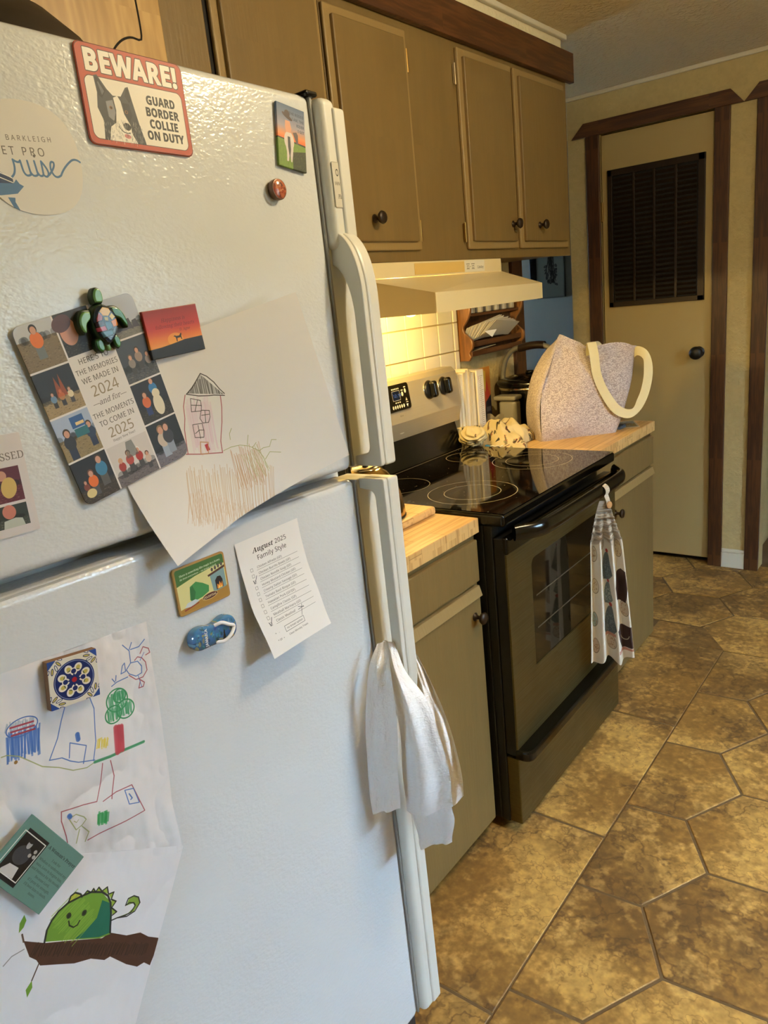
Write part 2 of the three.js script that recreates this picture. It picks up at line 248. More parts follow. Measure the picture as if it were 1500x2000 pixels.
function casing(n, x0, x1, zt = 0.018) { const t = struct('trim_' + n, [(x0 + x1) / 2, 0, ZE]); addSpan(t, 'casing_board', [x0, 0, ZE], [x1, 2.119, ZE + zt], M.trimV, 0.003); return t; }
casing(4, -1.567, -1.501); casing(5, -0.976, -0.912); casing(6, -0.805, -0.742);
{
  const h = struct('trim_7', [-1.24, 2.118, ZE]); add(h, 'header_board', boxUV(poly([[-1.637, 2.1185], [-0.858, 2.1185], [-0.914, 2.18], [-1.576, 2.18]], 0.02, 0.002)), M.trimH, [0, 0, ZE]);
  const k = struct('trim_8', [-0.4, 2.118, ZE]); add(k, 'header_board', boxUV(poly([[-0.857, 2.1185], [0.2, 2.1185], [0.16, 2.18], [-0.80, 2.18]], 0.02, 0.002)), M.trimH, [0, 0, ZE]);
  const b = struct('baseboard_end', [-0.86, 0, ZE]); addSpan(b, 'board', [-0.912, 0, ZE], [-0.805, 0.078, ZE + 0.014], M.cream, 0.002); addSpan(b, 'moulded_cap', [-0.912, 0.078, ZE], [-0.805, 0.097, ZE + 0.010], M.cream, 0.004);
}
{ // closet door with the louvered metal vent
  const d = struct('door_1', [-1.24, 0.03, ZE]);
  addSpan(d, 'door_slab', [-1.498, 0.032, ZE - 0.045], [-0.979, 2.113, ZE - 0.008], M.door, 0.003);
  addSpan(d, 'door_stop', [-1.505, 0, ZE - 0.1], [-0.97, 2.12, ZE - 0.085], M.dark, 0);
  for (const y of [1.77, 0.5]) addSpan(d, 'hinge', [-1.506, y - 0.045, ZE - 0.01], [-1.492, y + 0.045, ZE + 0.004], M.brass, 0.002);
  const k = add(d, 'door_knob', lathe([[0, 0], [0.027, 0], [0.027, 0.006], [0.012, 0.01], [0.011, 0.028], [0.024, 0.036], [0.031, 0.048], [0.029, 0.060], [0.016, 0.068], [0, 0.069]]).rotateX(Math.PI / 2), M.blackMatte, [-1.037, 1.073, ZE - 0.008]);
  const x0 = -1.466, x1 = -1.015, y0 = 1.314, y1 = 1.953, z = ZE - 0.008;
  const v = add(d, 'louver_vent', bx(x1 - x0, y1 - y0, 0.003, 0), M.dark, [(x0 + x1) / 2, (y0 + y1) / 2, z + 0.0015]);
  const rail = (a, b) => addSpan(v, 'vent_frame', a, b, M.bronze, 0.002);
  rail([x0, y0, z], [x0 + 0.022, y1, z + 0.014]); rail([x1 - 0.03, y0, z], [x1, y1, z + 0.014]); rail([x0, y0, z], [x1, y0 + 0.024, z + 0.014]); rail([x0, y1 - 0.03, z], [x1, y1, z + 0.014]);
  const xs = [x0 + 0.022, x0 + 0.126, x0 + 0.222, x0 + 0.322, x1 - 0.03];
  for (let c = 1; c < 4; c++) rail([xs[c] - 0.006, y0, z], [xs[c] + 0.006, y1, z + 0.012]);
  for (let c = 0; c < 4; c++) { const w = xs[c + 1] - xs[c] - 0.013, g = bx(w, 0.017, 0.003, 0.001, 1).rotateX(0.75); for (let k = 0; k < 26; k++) add(v, 'slat', g, M.bronze, [(xs[c] + xs[c + 1]) / 2, y0 + 0.037 + k * 0.0222, z + 0.007]); }
}

// ---------------------------------------------------------------- cabinets
const XU = -1.25, XB = -0.95;
function knob(p, at, s = 1, mat = M.bronze) { return add(p, 'knob', lathe([[0.0, 0], [0.011, 0], [0.011, 0.003], [0.0055, 0.006], [0.005, 0.016], [0.013, 0.020], [0.0165, 0.026], [0.014, 0.031], [0.006, 0.033], [0, 0.033]].map(([a, b]) => [a * s, b * s]), 24).rotateZ(-Math.PI / 2), mat, at); }
function overlay(p, name, x, z0, z1, y0, y1, lip = 0.022) {       // door: lipped slab with a raised field
  const d = addSpan(p, name, [x, y0, z0], [x + 0.011, y1, z1], M.paintEdge, 0.004);
  addSpan(d, 'raised_field', [x + 0.009, y0 + lip, z0 - lip], [x + 0.021, y1 - lip, z1 + lip], M.paint, 0.0035);
  return d;
}
function hinge(p, x, y, z, m = M.brass) { const h = add(p, 'hinge', bx(0.004, 0.052, 0.013, 0.0015), m, [x, y, z]); add(h, 'hinge_pin', new THREE.CylinderGeometry(0.0035, 0.0035, 0.056, 10), m, [x + 0.004, y, z + 0.004]); return h; }
{
  const c = thing('wall_cabinet', 'painted taupe wall cabinet with three doors hanging over the range hood', 'cabinet', [XU, 1.555, -2.17]);
  addSpan(c, 'carcass', [XW, 1.558, -2.84], [XU - 0.02, 2.2, -1.500], M.paint, 0.002);
  addSpan(c, 'face_frame', [XU - 0.02, 1.553, -2.845], [XU, 2.16, -1.500], M.paint, 0.002);
  const d1 = overlay(c, 'door', XU, -1.502, -1.828, 1.582, 2.125); knob(d1, [XU + 0.02, 1.658, -1.608]); hinge(d1, XU + 0.004, 2.055, -1.834); hinge(d1, XU + 0.004, 1.632, -1.834);
  const d2 = overlay(c, 'door', XU, -2.082, -2.405, 1.582, 2.132); knob(d2, [XU + 0.02, 1.656, -2.352]); hinge(d2, XU + 0.004, 2.06, -2.072, M.chrome); hinge(d2, XU + 0.004, 1.63, -2.072);
  const d3 = overlay(c, 'door', XU, -2.424, -2.805, 1.582, 2.132); knob(d3, [XU + 0.02, 1.656, -2.548]);
}
{
  const c = thing('wall_cabinet', 'wall cabinet above the refrigerator with carved golden wooden door', 'cabinet', [XU, 1.78, -0.9]);
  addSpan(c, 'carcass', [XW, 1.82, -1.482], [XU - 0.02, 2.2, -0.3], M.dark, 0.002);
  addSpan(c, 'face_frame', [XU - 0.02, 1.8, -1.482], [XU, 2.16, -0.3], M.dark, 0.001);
  overlay(c, 'door', XU, -1.158, -1.486, 1.79, 2.2, 0.02);
  const d = addSpan(c, 'door', [XU, 1.79, -1.138], [XU + 0.014, 2.2, -0.62], M.paint, 0.004);
  addSpan(d, 'raised_field', [XU + 0.012, 1.79, -1.025], [XU + 0.022, 2.2, -0.62], M.ply, 0.003);
  add(d, 'carved_groove', tube([[0, 2.2, -0.972], [0, 2.05, -0.972], [0, 1.948, -0.972], [0, 1.946, -0.969], [0, 1.947, -0.95], [0, 1.938, -0.928], [0, 1.915, -0.905], [0, 1.88, -0.89]], 0.0022, 60, 6), M.dark, [XU + 0.0215, 0, 0]);
}
one('crown_board', boxUV(poly([[-2.874, 2.147], [0.8, 2.147], [0.8, 2.243], [-2.874, 2.243]], 0.02, 0.002).rotateY(-Math.PI / 2)), M.trimH, [-1.228, 0, 0], 'dark stained wooden board running along the top of the wall cabinets', 'trim board');
function baseUnit(label, z0, z1, knobZ, knobLeft) {
  const c = thing('base_cabinet', label, 'cabinet', [XB, 0, (z0 + z1) / 2]);
  addSpan(c, 'carcass', [XW, 0.05, z1], [XB - 0.018, 0.875, z0], M.paint, 0.002);
  addSpan(c, 'face_frame', [XB - 0.018, 0.03, z1], [XB, 0.876, z0], M.paint, 0.002);
  addSpan(c, 'toe_kick', [XB - 0.06, 0, z1 + 0.004], [XB - 0.045, 0.05, z0 - 0.004], M.dark, 0.001);
  const dr = addSpan(c, 'drawer', [XB, 0.752, z1 + 0.008], [XB + 0.014, 0.862, z0 - 0.008], M.paint, 0.003);
  const d = addSpan(c, 'door', [XB, 0.045, z1 + 0.008], [XB + 0.012, 0.738, z0 - 0.008], M.paint, 0.003);
  add(d, 'bevelled_lip', boxUV(poly([[0, 0], [0.02, 0], [0.012, 0.026], [0, 0.026]], Math.abs(z1 - z0) - 0.018, 0.001)), M.paintEdge, [XB, 0.714, z1 + 0.009]);
  knob(d, [XB + 0.011, 0.665, knobZ], 1);
  return c;
}
baseUnit('taupe base cabinet between refrigerator and range with one drawer', -0.93, -1.522, -1.482);
baseUnit('taupe base cabinet at the far end beside the closet door', -2.272, -2.845, -2.44);
function worktop(label, z0, z1) {
  const t = thing('countertop', label, 'countertop', [-1.2, 0.878, (z0 + z1) / 2]);
  addSpan(t, 'top_sheet', [XW, 0.912, z1], [-0.936, 0.9155, z0], M.counter, 0.0008);
  addSpan(t, 'core', [XW, 0.878, z1], [-0.9365, 0.912, z0], M.cream, 0.001);
  addSpan(t, 'edge_band', [-0.9365, 0.8785, z1], [-0.935, 0.9145, z0], M.counter, 0.0005);
  return t;
}
worktop('butcher block laminate countertop left of the range under the kettle', -0.93, -1.524);
worktop('butcher block laminate countertop right of the range under the tote bag', -2.272, -2.85);

// ---------------------------------------------------------------- range
const Z0 = -1.53, Z1 = -2.264, ZM = (Z0 + Z1) / 2;
{
  const s = thing('kitchen_range', 'stainless and black electric range with smooth glass cooktop', 'range', [-1.15, 0, ZM]);
  addSpan(s, 'body', [-1.48, 0.03, Z1 + 0.004], [-0.93, 0.893, Z0 - 0.004], M.blackMatte, 0.004);
  for (const x of [-1.4, -0.98]) for (const z of [Z0 - 0.06, Z1 + 0.06]) add(s, 'levelling_foot', new THREE.CylinderGeometry(0.018, 0.022, 0.032, 12), M.rubber, [x, 0.016, z]);
  addSpan(s, 'front_post', [-0.93, 0.03, Z0 - 0.036], [-0.905, 0.893, Z0 - 0.004], M.blackMatte, 0.003);
  const rim = addSpan(s, 'cooktop_frame', [-1.46, 0.893, Z1], [-0.868, 0.926, Z0], M.black, 0.009);
  const rings = canvasTex(1480, 1840, (g, w, h) => {                // glass print: u across z, v across x
    g.fillStyle = '#0b0908'; g.fillRect(0, 0, w, h); const K = 2500, X = (x) => (x + 1.446) * K, Z = (z) => (Z0 - 0.006 - z) * K; g.lineWidth = 5; g.strokeStyle = '#b9b09a';
    for (const [x, z, rr] of [[-1.055, -1.70, [0.123, 0.078]], [-1.072, -2.095, [0.124, 0.082]], [-1.305, -2.10, [0.078]], [-1.305, -1.70, [0.09]]]) for (const r of rr) { g.beginPath(); g.arc(X(x), Z(z), r * K, 0, 7); g.stroke(); }
    g.lineWidth = 4; g.beginPath(); g.moveTo(X(-1.41), 0); g.lineTo(X(-1.41), h); g.stroke();
    const r = rng(77); for (let i = 0; i < 420; i++) { const e = r(); g.fillStyle = e < 0.3 ? 'rgba(225,205,160,0.9)' : 'rgba(150,125,80,0.55)'; g.beginPath(); const px = r() * w, py = h * Math.pow(r(), 1.5); g.ellipse(px, py, 1.5 + r() * (e < 0.1 ? 7 : 3), 1 + r() * 3, r() * 3, 0, 7); g.fill(); }
  });
  const gl = add(s, 'glass_top', grid(1, 1, (a, b) => [lerp(-0.289, 0.289, a), 0, lerp(0.361, -0.361, b)], 1, 1), std({ map: rings, roughness: 0.045, specularIntensity: 1 }), [-1.157, 0.9275, ZM]);
  { const p = gl.geometry.attributes.position, uv = gl.geometry.attributes.uv; for (let i = 0; i < p.count; i++) uv.setXY(i, (p.getX(i) + 0.289) / 0.592, 1 - (0.361 - p.getZ(i)) / 0.736); }
  { const gg = gl.geometry; const ix = gg.index.array; if (gg.attributes.normal.getY(0) < 0) { for (let i = 0; i < ix.length; i += 3) { const q = ix[i]; ix[i] = ix[i + 1]; ix[i + 1] = q; } gg.computeVertexNormals(); } }
  // backguard
  const prof = (pts, z0, z1, b = 0.003) => boxUV(poly(pts, Math.abs(z0 - z1), b).translate(0, 0, Math.min(z0, z1)));
  add(s, 'riser', prof([[-1.47, 0.90], [-1.425, 0.925], [-1.452, 1.028], [-1.478, 1.03]], Z0 - 0.012, Z1 + 0.012, 0.002), M.black, [0, 0, 0]);
  const bg = add(s, 'backguard', prof([[-1.50, 1.022], [-1.436, 1.022], [-1.421, 1.078], [-1.437, 1.198], [-1.452, 1.212], [-1.50, 1.212]], Z0, Z1, 0.006), M.steelLight, [0, 0, 0]);
  const disp = canvasTex(512, 320, (g, w, h) => {
    g.fillStyle = '#15120e'; g.fillRect(0, 0, w, h); g.fillStyle = '#101a3c'; g.fillRect(w * 0.40, h * 0.24, w * 0.26, h * 0.36); g.strokeStyle = '#cfc6b0'; g.lineWidth = 4; g.strokeRect(w * 0.40, h * 0.24, w * 0.26, h * 0.36);
    g.fillStyle = '#4868b8'; g.font = 'bold 48px monospace'; g.fillText('12:10', w * 0.43, h * 0.47); g.fillStyle = '#d8cfb6';
    for (let i = 0; i < 5; i++) g.fillRect(w * (0.40 + i * 0.055), h * 0.14, w * 0.035, h * 0.05);
    for (let i = 0; i < 3; i++) g.fillRect(w * (0.46 + i * 0.07), h * 0.66, w * 0.045, h * 0.045);
    for (let i = 0; i < 6; i++) { g.beginPath(); g.ellipse(w * (0.36 + i * 0.075), h * 0.84, 13, 22, 0, 0, 7); g.fill(); }
    for (const [x, y] of [[0.75, 0.4], [0.86, 0.3], [0.12, 0.3], [0.24, 0.4]]) { g.beginPath(); g.ellipse(w * x, h * y, 17, 28, 0, 0, 7); g.fill(); g.fillRect(w * x - 18, h * (y - 0.16), 36, 12); }
    for (const [y, d] of [[0.62, -1], [0.86, 1]]) { g.beginPath(); g.moveTo(w * 0.86, h * y + d * 22); g.lineTo(w * 0.86 - 18, h * y - d * 18); g.lineTo(w * 0.86 + 18, h * y - d * 18); g.fill(); } g.fillRect(w * 0.83, h * 0.72, 38, 9);
  });
  const tilt = Math.atan2(0.016, 0.12), face = (g) => g.rotateY(Math.PI / 2).rotateZ(tilt);
  add(bg, 'display_panel', face(planarUV(ext(rrect(0.152, 0.084, 0.012), 0.004, 0.001), 0.152, 0.084)), print(disp, { roughness: 0.15 }), [-1.4305, 1.158, -1.884]);
  for (const z of [-2.078, -2.166, -1.715, -1.627]) {
    const k = add(bg, 'control_knob', face(lathe([[0, 0], [0.030, 0], [0.030, 0.005], [0.027, 0.008], [0.024, 0.010], [0, 0.010]], 28).rotateX(Math.PI / 2)), M.blackMatte, [-1.4315, 1.156, z]);
    add(k, 'grip', face(bx(0.026, 0.056, 0.026, 0.010, 3).translate(0, 0, 0.020)), M.black, [-1.4315, 1.156, z]);
    add(k, 'bezel', face(new THREE.TorusGeometry(0.031, 0.0018, 8, 36)), M.chrome, [-1.430, 1.156, z]);
  }
  add(bg, 'badge', face(lathe([[0, 0], [0.018, 0], [0.017, 0.003], [0, 0.004]], 24).rotateX(Math.PI / 2).scale(1, 0.5, 1)), std({ color: '#e8e2c8', roughness: 0.3 }), [-1.434, 1.048, -1.905]);
  { const t = canvasTex(256, 96, (g, w, h) => { g.clearRect(0, 0, w, h); g.fillStyle = '#5f4a2c'; g.font = 'italic 60px serif'; g.fillText('Accu', 20, 64); }); add(bg, 'lettering', face(new THREE.PlaneGeometry(0.032, 0.012)), std({ map: t, transparent: true, alphaTest: 0.3, roughness: 0.5 }), [-1.4228, 1.099, -1.907]); }
  // oven door
  const xf = -0.868, d = addSpan(s, 'oven_door', [-0.905, 0.245, Z1 + 0.006], [xf - 0.004, 0.862, Z0 - 0.006], M.blackMatte, 0.004);
  const sk = new THREE.Shape(); { const a = Z1 + 0.006, b = Z0 - 0.006; sk.moveTo(a, 0.247); sk.lineTo(b, 0.247); sk.lineTo(b, 0.820); sk.lineTo(a, 0.820); sk.closePath(); }
  const wz0 = -1.665, wz1 = -2.13, wy0 = 0.458, wy1 = 0.768, hole = new THREE.Path(), hr = 0.025;
  hole.moveTo(wz1, wy0); hole.lineTo(wz1, wy1 - hr); hole.quadraticCurveTo(wz1, wy1, wz1 + hr, wy1); hole.lineTo(wz0 - hr, wy1); hole.quadraticCurveTo(wz0, wy1, wz0, wy1 - hr); hole.lineTo(wz0, wy0); hole.closePath(); sk.holes.push(hole);
  // the shape's x runs along world z, so flip to face +x
  const flip = (g) => { g.applyMatrix4(new THREE.Matrix4().makeBasis(V(0, 0, 1), V(0, 1, 0), V(-1, 0, 0))); return g; };
  add(d, 'steel_skin', boxUV(flip(ext(sk, 0.006, 0.0012)).translate(0, 0, 0)), M.steel, [xf, 0, 0]);
  addSpan(d, 'oven_glass', [xf - 0.005, wy0, wz1], [xf - 0.0035, wy1, wz0], std({ color: '#1a140c', roughness: 0.06 }), 0.0005);
  addSpan(d, 'top_band', [xf - 0.012, 0.820, Z1 + 0.005], [xf + 0.004, 0.866, Z0 - 0.005], M.black, 0.006);
  const rackM = std({ color: '#8a8272', roughness: 0.3, metalness: 0.8 });
  for (const y of [0.56, 0.655]) add(d, 'oven_rack', tube([[0, y, -1.69], [0, y, -1.9], [0, y, -2.11]], 0.0014, 8, 6), rackM, [xf - 0.003, 0, 0]);
  const zc = ZM, L = 0.335, hp = []; for (let i = 0; i <= 12; i++) { const t = i / 6 - 1; hp.push([-0.858 + 0.052 * Math.pow(Math.max(0, 1 - t ** 6), 0.5), 0.872, zc + t * L]); }
  const hc = new THREE.CatmullRomCurve3(hp.map((p) => V(...p))); add(d, 'handle', grid(16, 60, (q, t) => { const p = hc.getPoint(t), k = hc.getTangent(t), n = V(k.z, 0, -k.x).normalize(), a = q * 6.2832, e = 1 - 0.0 * t; return p.addScaledVector(n, Math.cos(a) * 0.0125 * e).add(V(0, Math.sin(a) * 0.021, 0)).toArray(); }, 0.1, 0.8, true), M.black, [0, 0, 0]);
  // drawer and its lip handle
  const w = addSpan(s, 'storage_drawer', [-0.905, 0.032, Z1 + 0.006], [xf, 0.236, Z0 - 0.006], M.steel, 0.003);
  const lip = new THREE.Shape(); { const a = Z1 + 0.02, b = Z0 - 0.002; lip.moveTo(a, 0); lip.lineTo(b, 0); lip.lineTo(b, 0.016); lip.quadraticCurveTo(b, 0.046, b - 0.035, 0.046); lip.lineTo(a + 0.035, 0.046); lip.quadraticCurveTo(a, 0.046, a, 0.016); lip.closePath(); }
  add(w, 'drawer_handle', ext(lip, 0.03, 0.006).applyMatrix4(new THREE.Matrix4().makeBasis(V(0, 0, 1), V(1, 0, 0), V(0, 1, 0))), M.black, [xf - 0.006, 0.238, 0]);
}

// ---------------------------------------------------------------- hood
{
  const h = thing('range_hood', 'off white range hood with yellow sticker under the wall cabinet', 'range hood', [-1.25, 1.415, ZM]);
  const A = -1.53, B = -2.268, xa = -1.012, xb = -1.095, yb = 1.415, yf = 1.462, ys = 1.511, xs = -1.236, t = 0.004;
  const LB = [XW, yb, A], LF = [xa, yb, A], RF = [xb, yb, B], RB = [XW, yb, B], lf = [xa, yf, A], rf = [xb, yf, B], ls = [xs, ys, A], rs = [xs, ys, B];
  add(h, 'fascia', slab([LF, RF, rf, lf], t), M.hood); add(h, 'sloped_top', slab([lf, rf, rs, ls], t), M.hood);
  add(h, 'side_panel', merge([slab([[xs, yb, A], LF, lf, ls], t), slab([LB, [xs, yb, A], ls, [XW, ys, A]], t)]), M.hood);
  add(h, 'side_panel', merge([slab([RF, [xs, yb, B], rs, rf], t), slab([[xs, yb, B], RB, [XW, ys, B], rs], t)]), M.hood);
  addSpan(h, 'back_strip', [XW, ys, B], [xs, 1.5515, A], M.hood, 0.002);
  add(h, 'underside', slab([[XW, yb + 0.02, A - 0.004], [xa - 0.005, yb + 0.02, A - 0.004], [xb - 0.005, yb + 0.02, B + 0.004], [XW, yb + 0.02, B + 0.004]].reverse(), 0.003), M.hoodUnder);
  addSpan(h, 'filter', [-1.30, yb + 0.006, -2.15], [-1.12, yb + 0.017, -1.66], std({ color: '#8d8474', metalness: 0.7, roughness: 0.5, bumpMap: T.weave, bumpScale: 0.002 }), 0.003);
  const st = add(h, 'yellow_sticker', bx(0.0012, 0.030, 0.262, 0.0004), std({ color: '#d9b566', roughness: 0.5 }), [xs + 0.0006, 1.5315, -1.905], 'blank yellow rectangular sticker');
  const lt = canvasTex(360, 110, (g, w, k) => { g.fillStyle = '#e4dcc4'; g.fillRect(0, 0, w, k); g.strokeStyle = '#7d7257'; g.lineWidth = 5; for (const x of [40, 130]) { g.strokeRect(x, 34, 34, 40); g.beginPath(); g.moveTo(x - 14, 34); g.lineTo(x + 50, 34); g.moveTo(x - 10, 82); g.lineTo(x + 46, 82); g.moveTo(x, 54); g.lineTo(x + 34, 54); g.stroke(); } g.fillStyle = '#6a604a'; g.fillRect(92, 58, 14, 6); g.font = 'bold 34px serif'; g.fillText('Lindsy', 226, 80); });
  add(h, 'white_label', planarUV(new THREE.BoxGeometry(0.118, 0.034, 0.001), 0.118, 0.034).rotateY(Math.PI / 2), print(lt, { roughness: 0.5 }), [xs + 0.0006, 1.5325, -2.098], 'small white label with printed symbols');
  const bm = std({ color: '#fff2c8', emissive: new THREE.Color(1, 0.74, 0.32), emissiveIntensity: 5 });
  add(h, 'light_bulb', new THREE.SphereGeometry(0.024, 20, 14), bm, HOOD_LAMP.toArray());
  add(h, 'bulb_socket', new THREE.CylinderGeometry(0.014, 0.016, 0.03, 16).rotateX(Math.PI / 2), M.cream, [HOOD_LAMP.x, HOOD_LAMP.y, HOOD_LAMP.z + 0.03]);
}
{
  const l = thing('ceiling_lamp', 'round flush ceiling lamp out of view above the kitchen aisle', 'lamp', [CEIL_LAMP.x, 2.31, CEIL_LAMP.z]);
  add(l, 'mounting_plate', lathe([[0, 0], [0.15, 0], [0.15, -0.018], [0, -0.018]]), M.cream, [CEIL_LAMP.x, 2.31, CEIL_LAMP.z]);
  add(l, 'bulb', new THREE.SphereGeometry(0.05, 20, 14), std({ color: '#fff4d8', emissive: new THREE.Color(1, 0.76, 0.45), emissiveIntensity: 6 }), CEIL_LAMP.toArray());
  add(l, 'bulb_holder', new THREE.CylinderGeometry(0.02, 0.025, 0.05, 16), M.cream, [CEIL_LAMP.x, 2.272, CEIL_LAMP.z]);
}

// ---------------------------------------------------------------- refrigerator (stands a little tilted)
const FW = V(-1.3224, -0.0257, 1.4758).multiplyScalar(Math.PI / 180), FQ = new THREE.Quaternion().setFromAxisAngle(FW.clone().normalize(), FW.length());
const FB = V(-0.74, 0.9, -0.3).sub(V(0, 0.9, 0).applyQuaternion(FQ));
const FACE = new THREE.Quaternion().setFromAxisAngle(V(0, 1, 0), Math.PI / 2);
function fmount(o, u, v, d = 0.001, rot = 0) { o.position.copy(FB).add(V(d, v, -u).applyQuaternion(FQ)); o.quaternion.copy(FQ).multiply(FACE).multiply(new THREE.Quaternion().setFromAxisAngle(V(0, 0, 1), (rot * Math.PI) / 180)); W.set(o, V(0, 0, 0)); return o; }
function fone(name, geo, mat, u, v, d, rot, label, category, group) { const o = one(name, geo, mat, [0, 0, 0], label, category, group); return fmount(o, u, v, d, rot); }
{
  const f = thing('refrigerator', 'white pebbled top freezer refrigerator covered in magnets and papers', 'refrigerator', [0, 0, 0]);
  const U0 = -0.19, U1 = 0.554, UE = 0.606;
  const seg = (p, n, d0, d1, v0, v1, u0, u1, m, r, l) => addSpan(p, n, [d0, v0, -u1], [d1, v1, -u0], m, r, l);
  seg(f, 'cabinet_body', -0.70, -0.078, 0.035, 1.738, U0, UE, M.fridgeSmooth, 0.006);
  seg(f, 'base_grille', -0.078, -0.045, 0.035, 0.155, U0 + 0.01, UE - 0.01, M.rubber, 0.004);
  for (const d of [-0.66, -0.12]) for (const u of [U0 + 0.06, UE - 0.06]) add(f, 'levelling_foot', new THREE.CylinderGeometry(0.016, 0.02, 0.036, 12), M.rubber, [d, 0.021, -u]);
  seg(f, 'door_gasket', -0.08, -0.062, 0.175, 1.196, U0 + 0.01, UE - 0.01, M.fridgeGrey, 0.002); seg(f, 'door_gasket', -0.08, -0.062, 1.228, 1.744, U0 + 0.01, UE - 0.01, M.fridgeGrey, 0.002);
  for (const [n, v0, v1, up] of [['freezer_door', 1.2205, 1.752, 1], ['refrigerator_door', 0.167, 1.2045, -1]]) {
    const d = seg(f, n, -0.064, 0, v0, v1, U0, U1, M.fridge, 0.011);
    seg(d, 'door_trim', -0.06, -0.002, v0 + 0.002, v1 - 0.004, U1 - 0.002, UE, M.fridgeSmooth, 0.004);
    seg(d, 'seam_strip', -0.02, 0.0012, v0 + 0.004, v1 - 0.002, U1 - 0.0015, U1 + 0.003, M.fridgeGrey, 0.001);
    // handle column, flush part
    const c0 = up > 0 ? 1.545 : v0 + 0.004, c1 = up > 0 ? v1 - 0.003 : 0.80;
    seg(d, 'handle_column', -0.03, 0.0155, c0, c1, U1 + 0.004, UE - 0.014, M.fridgeSmooth, 0.011);
    seg(d, 'handle_column', -0.03, 0.019, c0 + 0.006, c1 - (up > 0 ? 0.012 : 0), UE - 0.026, UE, M.fridgeSmooth, 0.005);
    const s = new THREE.Shape(), o = 0.050, b = 0.030, vg = up > 0 ? v0 + 0.002 : v1 - 0.002, m = up > 0 ? 1.57 : 0.785, k = up;
    s.moveTo(0.0, vg); s.lineTo(o - 0.004, vg); s.quadraticCurveTo(o, vg, o, vg + k * 0.006); s.lineTo(o, m - k * 0.10); s.bezierCurveTo(o, m - k * 0.045, 0.035, m - k * 0.012, 0.012, m); s.lineTo(-0.004, m);
    s.lineTo(-0.004, m - k * 0.045); s.bezierCurveTo(0.012, m - k * 0.048, b, m - k * 0.075, b, m - k * 0.125); s.lineTo(b, vg + k * 0.034); s.quadraticCurveTo(b, vg + k * 0.019, b - 0.014, vg + k * 0.019); s.lineTo(0.0, vg + k * 0.016); s.closePath();
    const h = ext(s, 0.030, 0.007, 3, 16); h.translate(0, 0, -(UE - 0.003));
    add(d, 'handle', h, M.fridgeSmooth, [0, 0, 0]);
    const s2 = ext(s, 0.010, 0.002, 2, 16); s2.translate(-0.002, 0, -(UE - 0.031)); add(d, 'handle_inner_side', s2, M.fridgeSmooth, [0, 0, 0]);
  }
  seg(f, 'hinge_cover', -0.05, 0.006, 1.7490, 1.7565, U1 - 0.012, U1 + 0.012, M.black, 0.003);
  const es = canvasTex(128, 300, (g, w, h) => { g.fillStyle = '#cfcabb'; g.fillRect(0, 0, w, h); g.strokeStyle = '#a8a396'; g.lineWidth = 4; g.strokeRect(4, 4, w - 8, h - 8); g.strokeStyle = '#4c4a45'; g.lineWidth = 8; g.beginPath(); g.arc(80, 70, 20, 0, 7); g.stroke(); g.lineWidth = 4; g.beginPath(); for (let i = 0; i < 9; i++) g.lineTo(24 + i * 11, 130 + (i % 2) * 22); g.stroke(); g.font = 'italic bold 40px serif'; g.fillStyle = '#4c4a45'; g.fillText('Plu', 56, 240); });
  const eg = planarUV(ext(rrect(0.016, 0.062, 0.003), 0.0006, 0), 0.016, 0.062).rotateY(Math.PI / 2); add(f, 'clear_label', eg, print(es, { roughness: 0.2 }), [0.0158, 1.633, -0.574], 'small clear rectangular label');
  f.position.copy(FB); f.quaternion.copy(FQ);
}
{ // dark lid on the refrigerator
  const p = thing('roasting_lid', 'large dark domed roaster lid lying on top of the refrigerator', 'lid', [0, 0, 0]);
  add(p, 'dome', lathe([[0, 0.135], [0.05, 0.132], [0.10, 0.115], [0.135, 0.082], [0.155, 0.035], [0.160, 0.0], [0.155, 0.0], [0.15, 0.035], [0.13, 0.078], [0, 0.128]], 48), std({ color: '#2a2118', roughness: 0.5, side: THREE.DoubleSide }), [0, 0, 0]);
  add(p, 'rim', new THREE.TorusGeometry(0.162, 0.006, 10, 60).rotateX(Math.PI / 2), M.black, [0, 0.006, 0]);
  add(p, 'lid_handle', tube([[-0.04, 0.128, 0], [-0.03, 0.155, 0], [0.03, 0.155, 0], [0.04, 0.128, 0]], 0.007, 24, 8), M.black);
  p.position.copy(FB).add(V(-0.27, 1.741, -0.235).applyQuaternion(FQ)); p.quaternion.copy(FQ);
}

// ---------------------------------------------------------------- prints
function strokes(g, list, pal, sx = 1) { g.lineCap = g.lineJoin = 'round'; const r = rng(9); for (const [c, w, ...p] of list) { g.strokeStyle = pal[c]; for (let k = 0; k < 2; k++) { g.lineWidth = w * (k ? 0.6 : 1) * sx; g.globalAlpha = k ? 0.7 : 0.75; g.beginPath(); for (let i = 0; i < p.length; i += 2) { const x = p[i] + (r() - 0.5) * 2 * k, y = p[i + 1] + (r() - 0.5) * 2 * k; i ? g.lineTo(x, y) : g.moveTo(x, y); } g.stroke(); } } g.globalAlpha = 1; }
function blob(g, col, p) { g.fillStyle = col; g.beginPath(); for (let i = 0; i < p.length; i += 2) i ? g.lineTo(p[i], p[i + 1]) : g.moveTo(p[i], p[i + 1]); g.closePath(); g.fill(); }
function scribble(g, col, x, y, w, h, n, lw, ang, seed) { const r = rng(seed); g.save(); g.translate(x, y); g.rotate(ang); g.strokeStyle = col; g.lineWidth = lw; g.globalAlpha = 0.6; for (let i = 0; i < n; i++) { g.beginPath(); const a = (i / n - 0.5) * w + (r() - 0.5) * 4; g.moveTo(a, -h / 2 * (0.6 + 0.4 * r())); g.lineTo(a + (r() - 0.5) * 12, h / 2 * (0.6 + 0.4 * r())); g.stroke(); } g.restore(); }
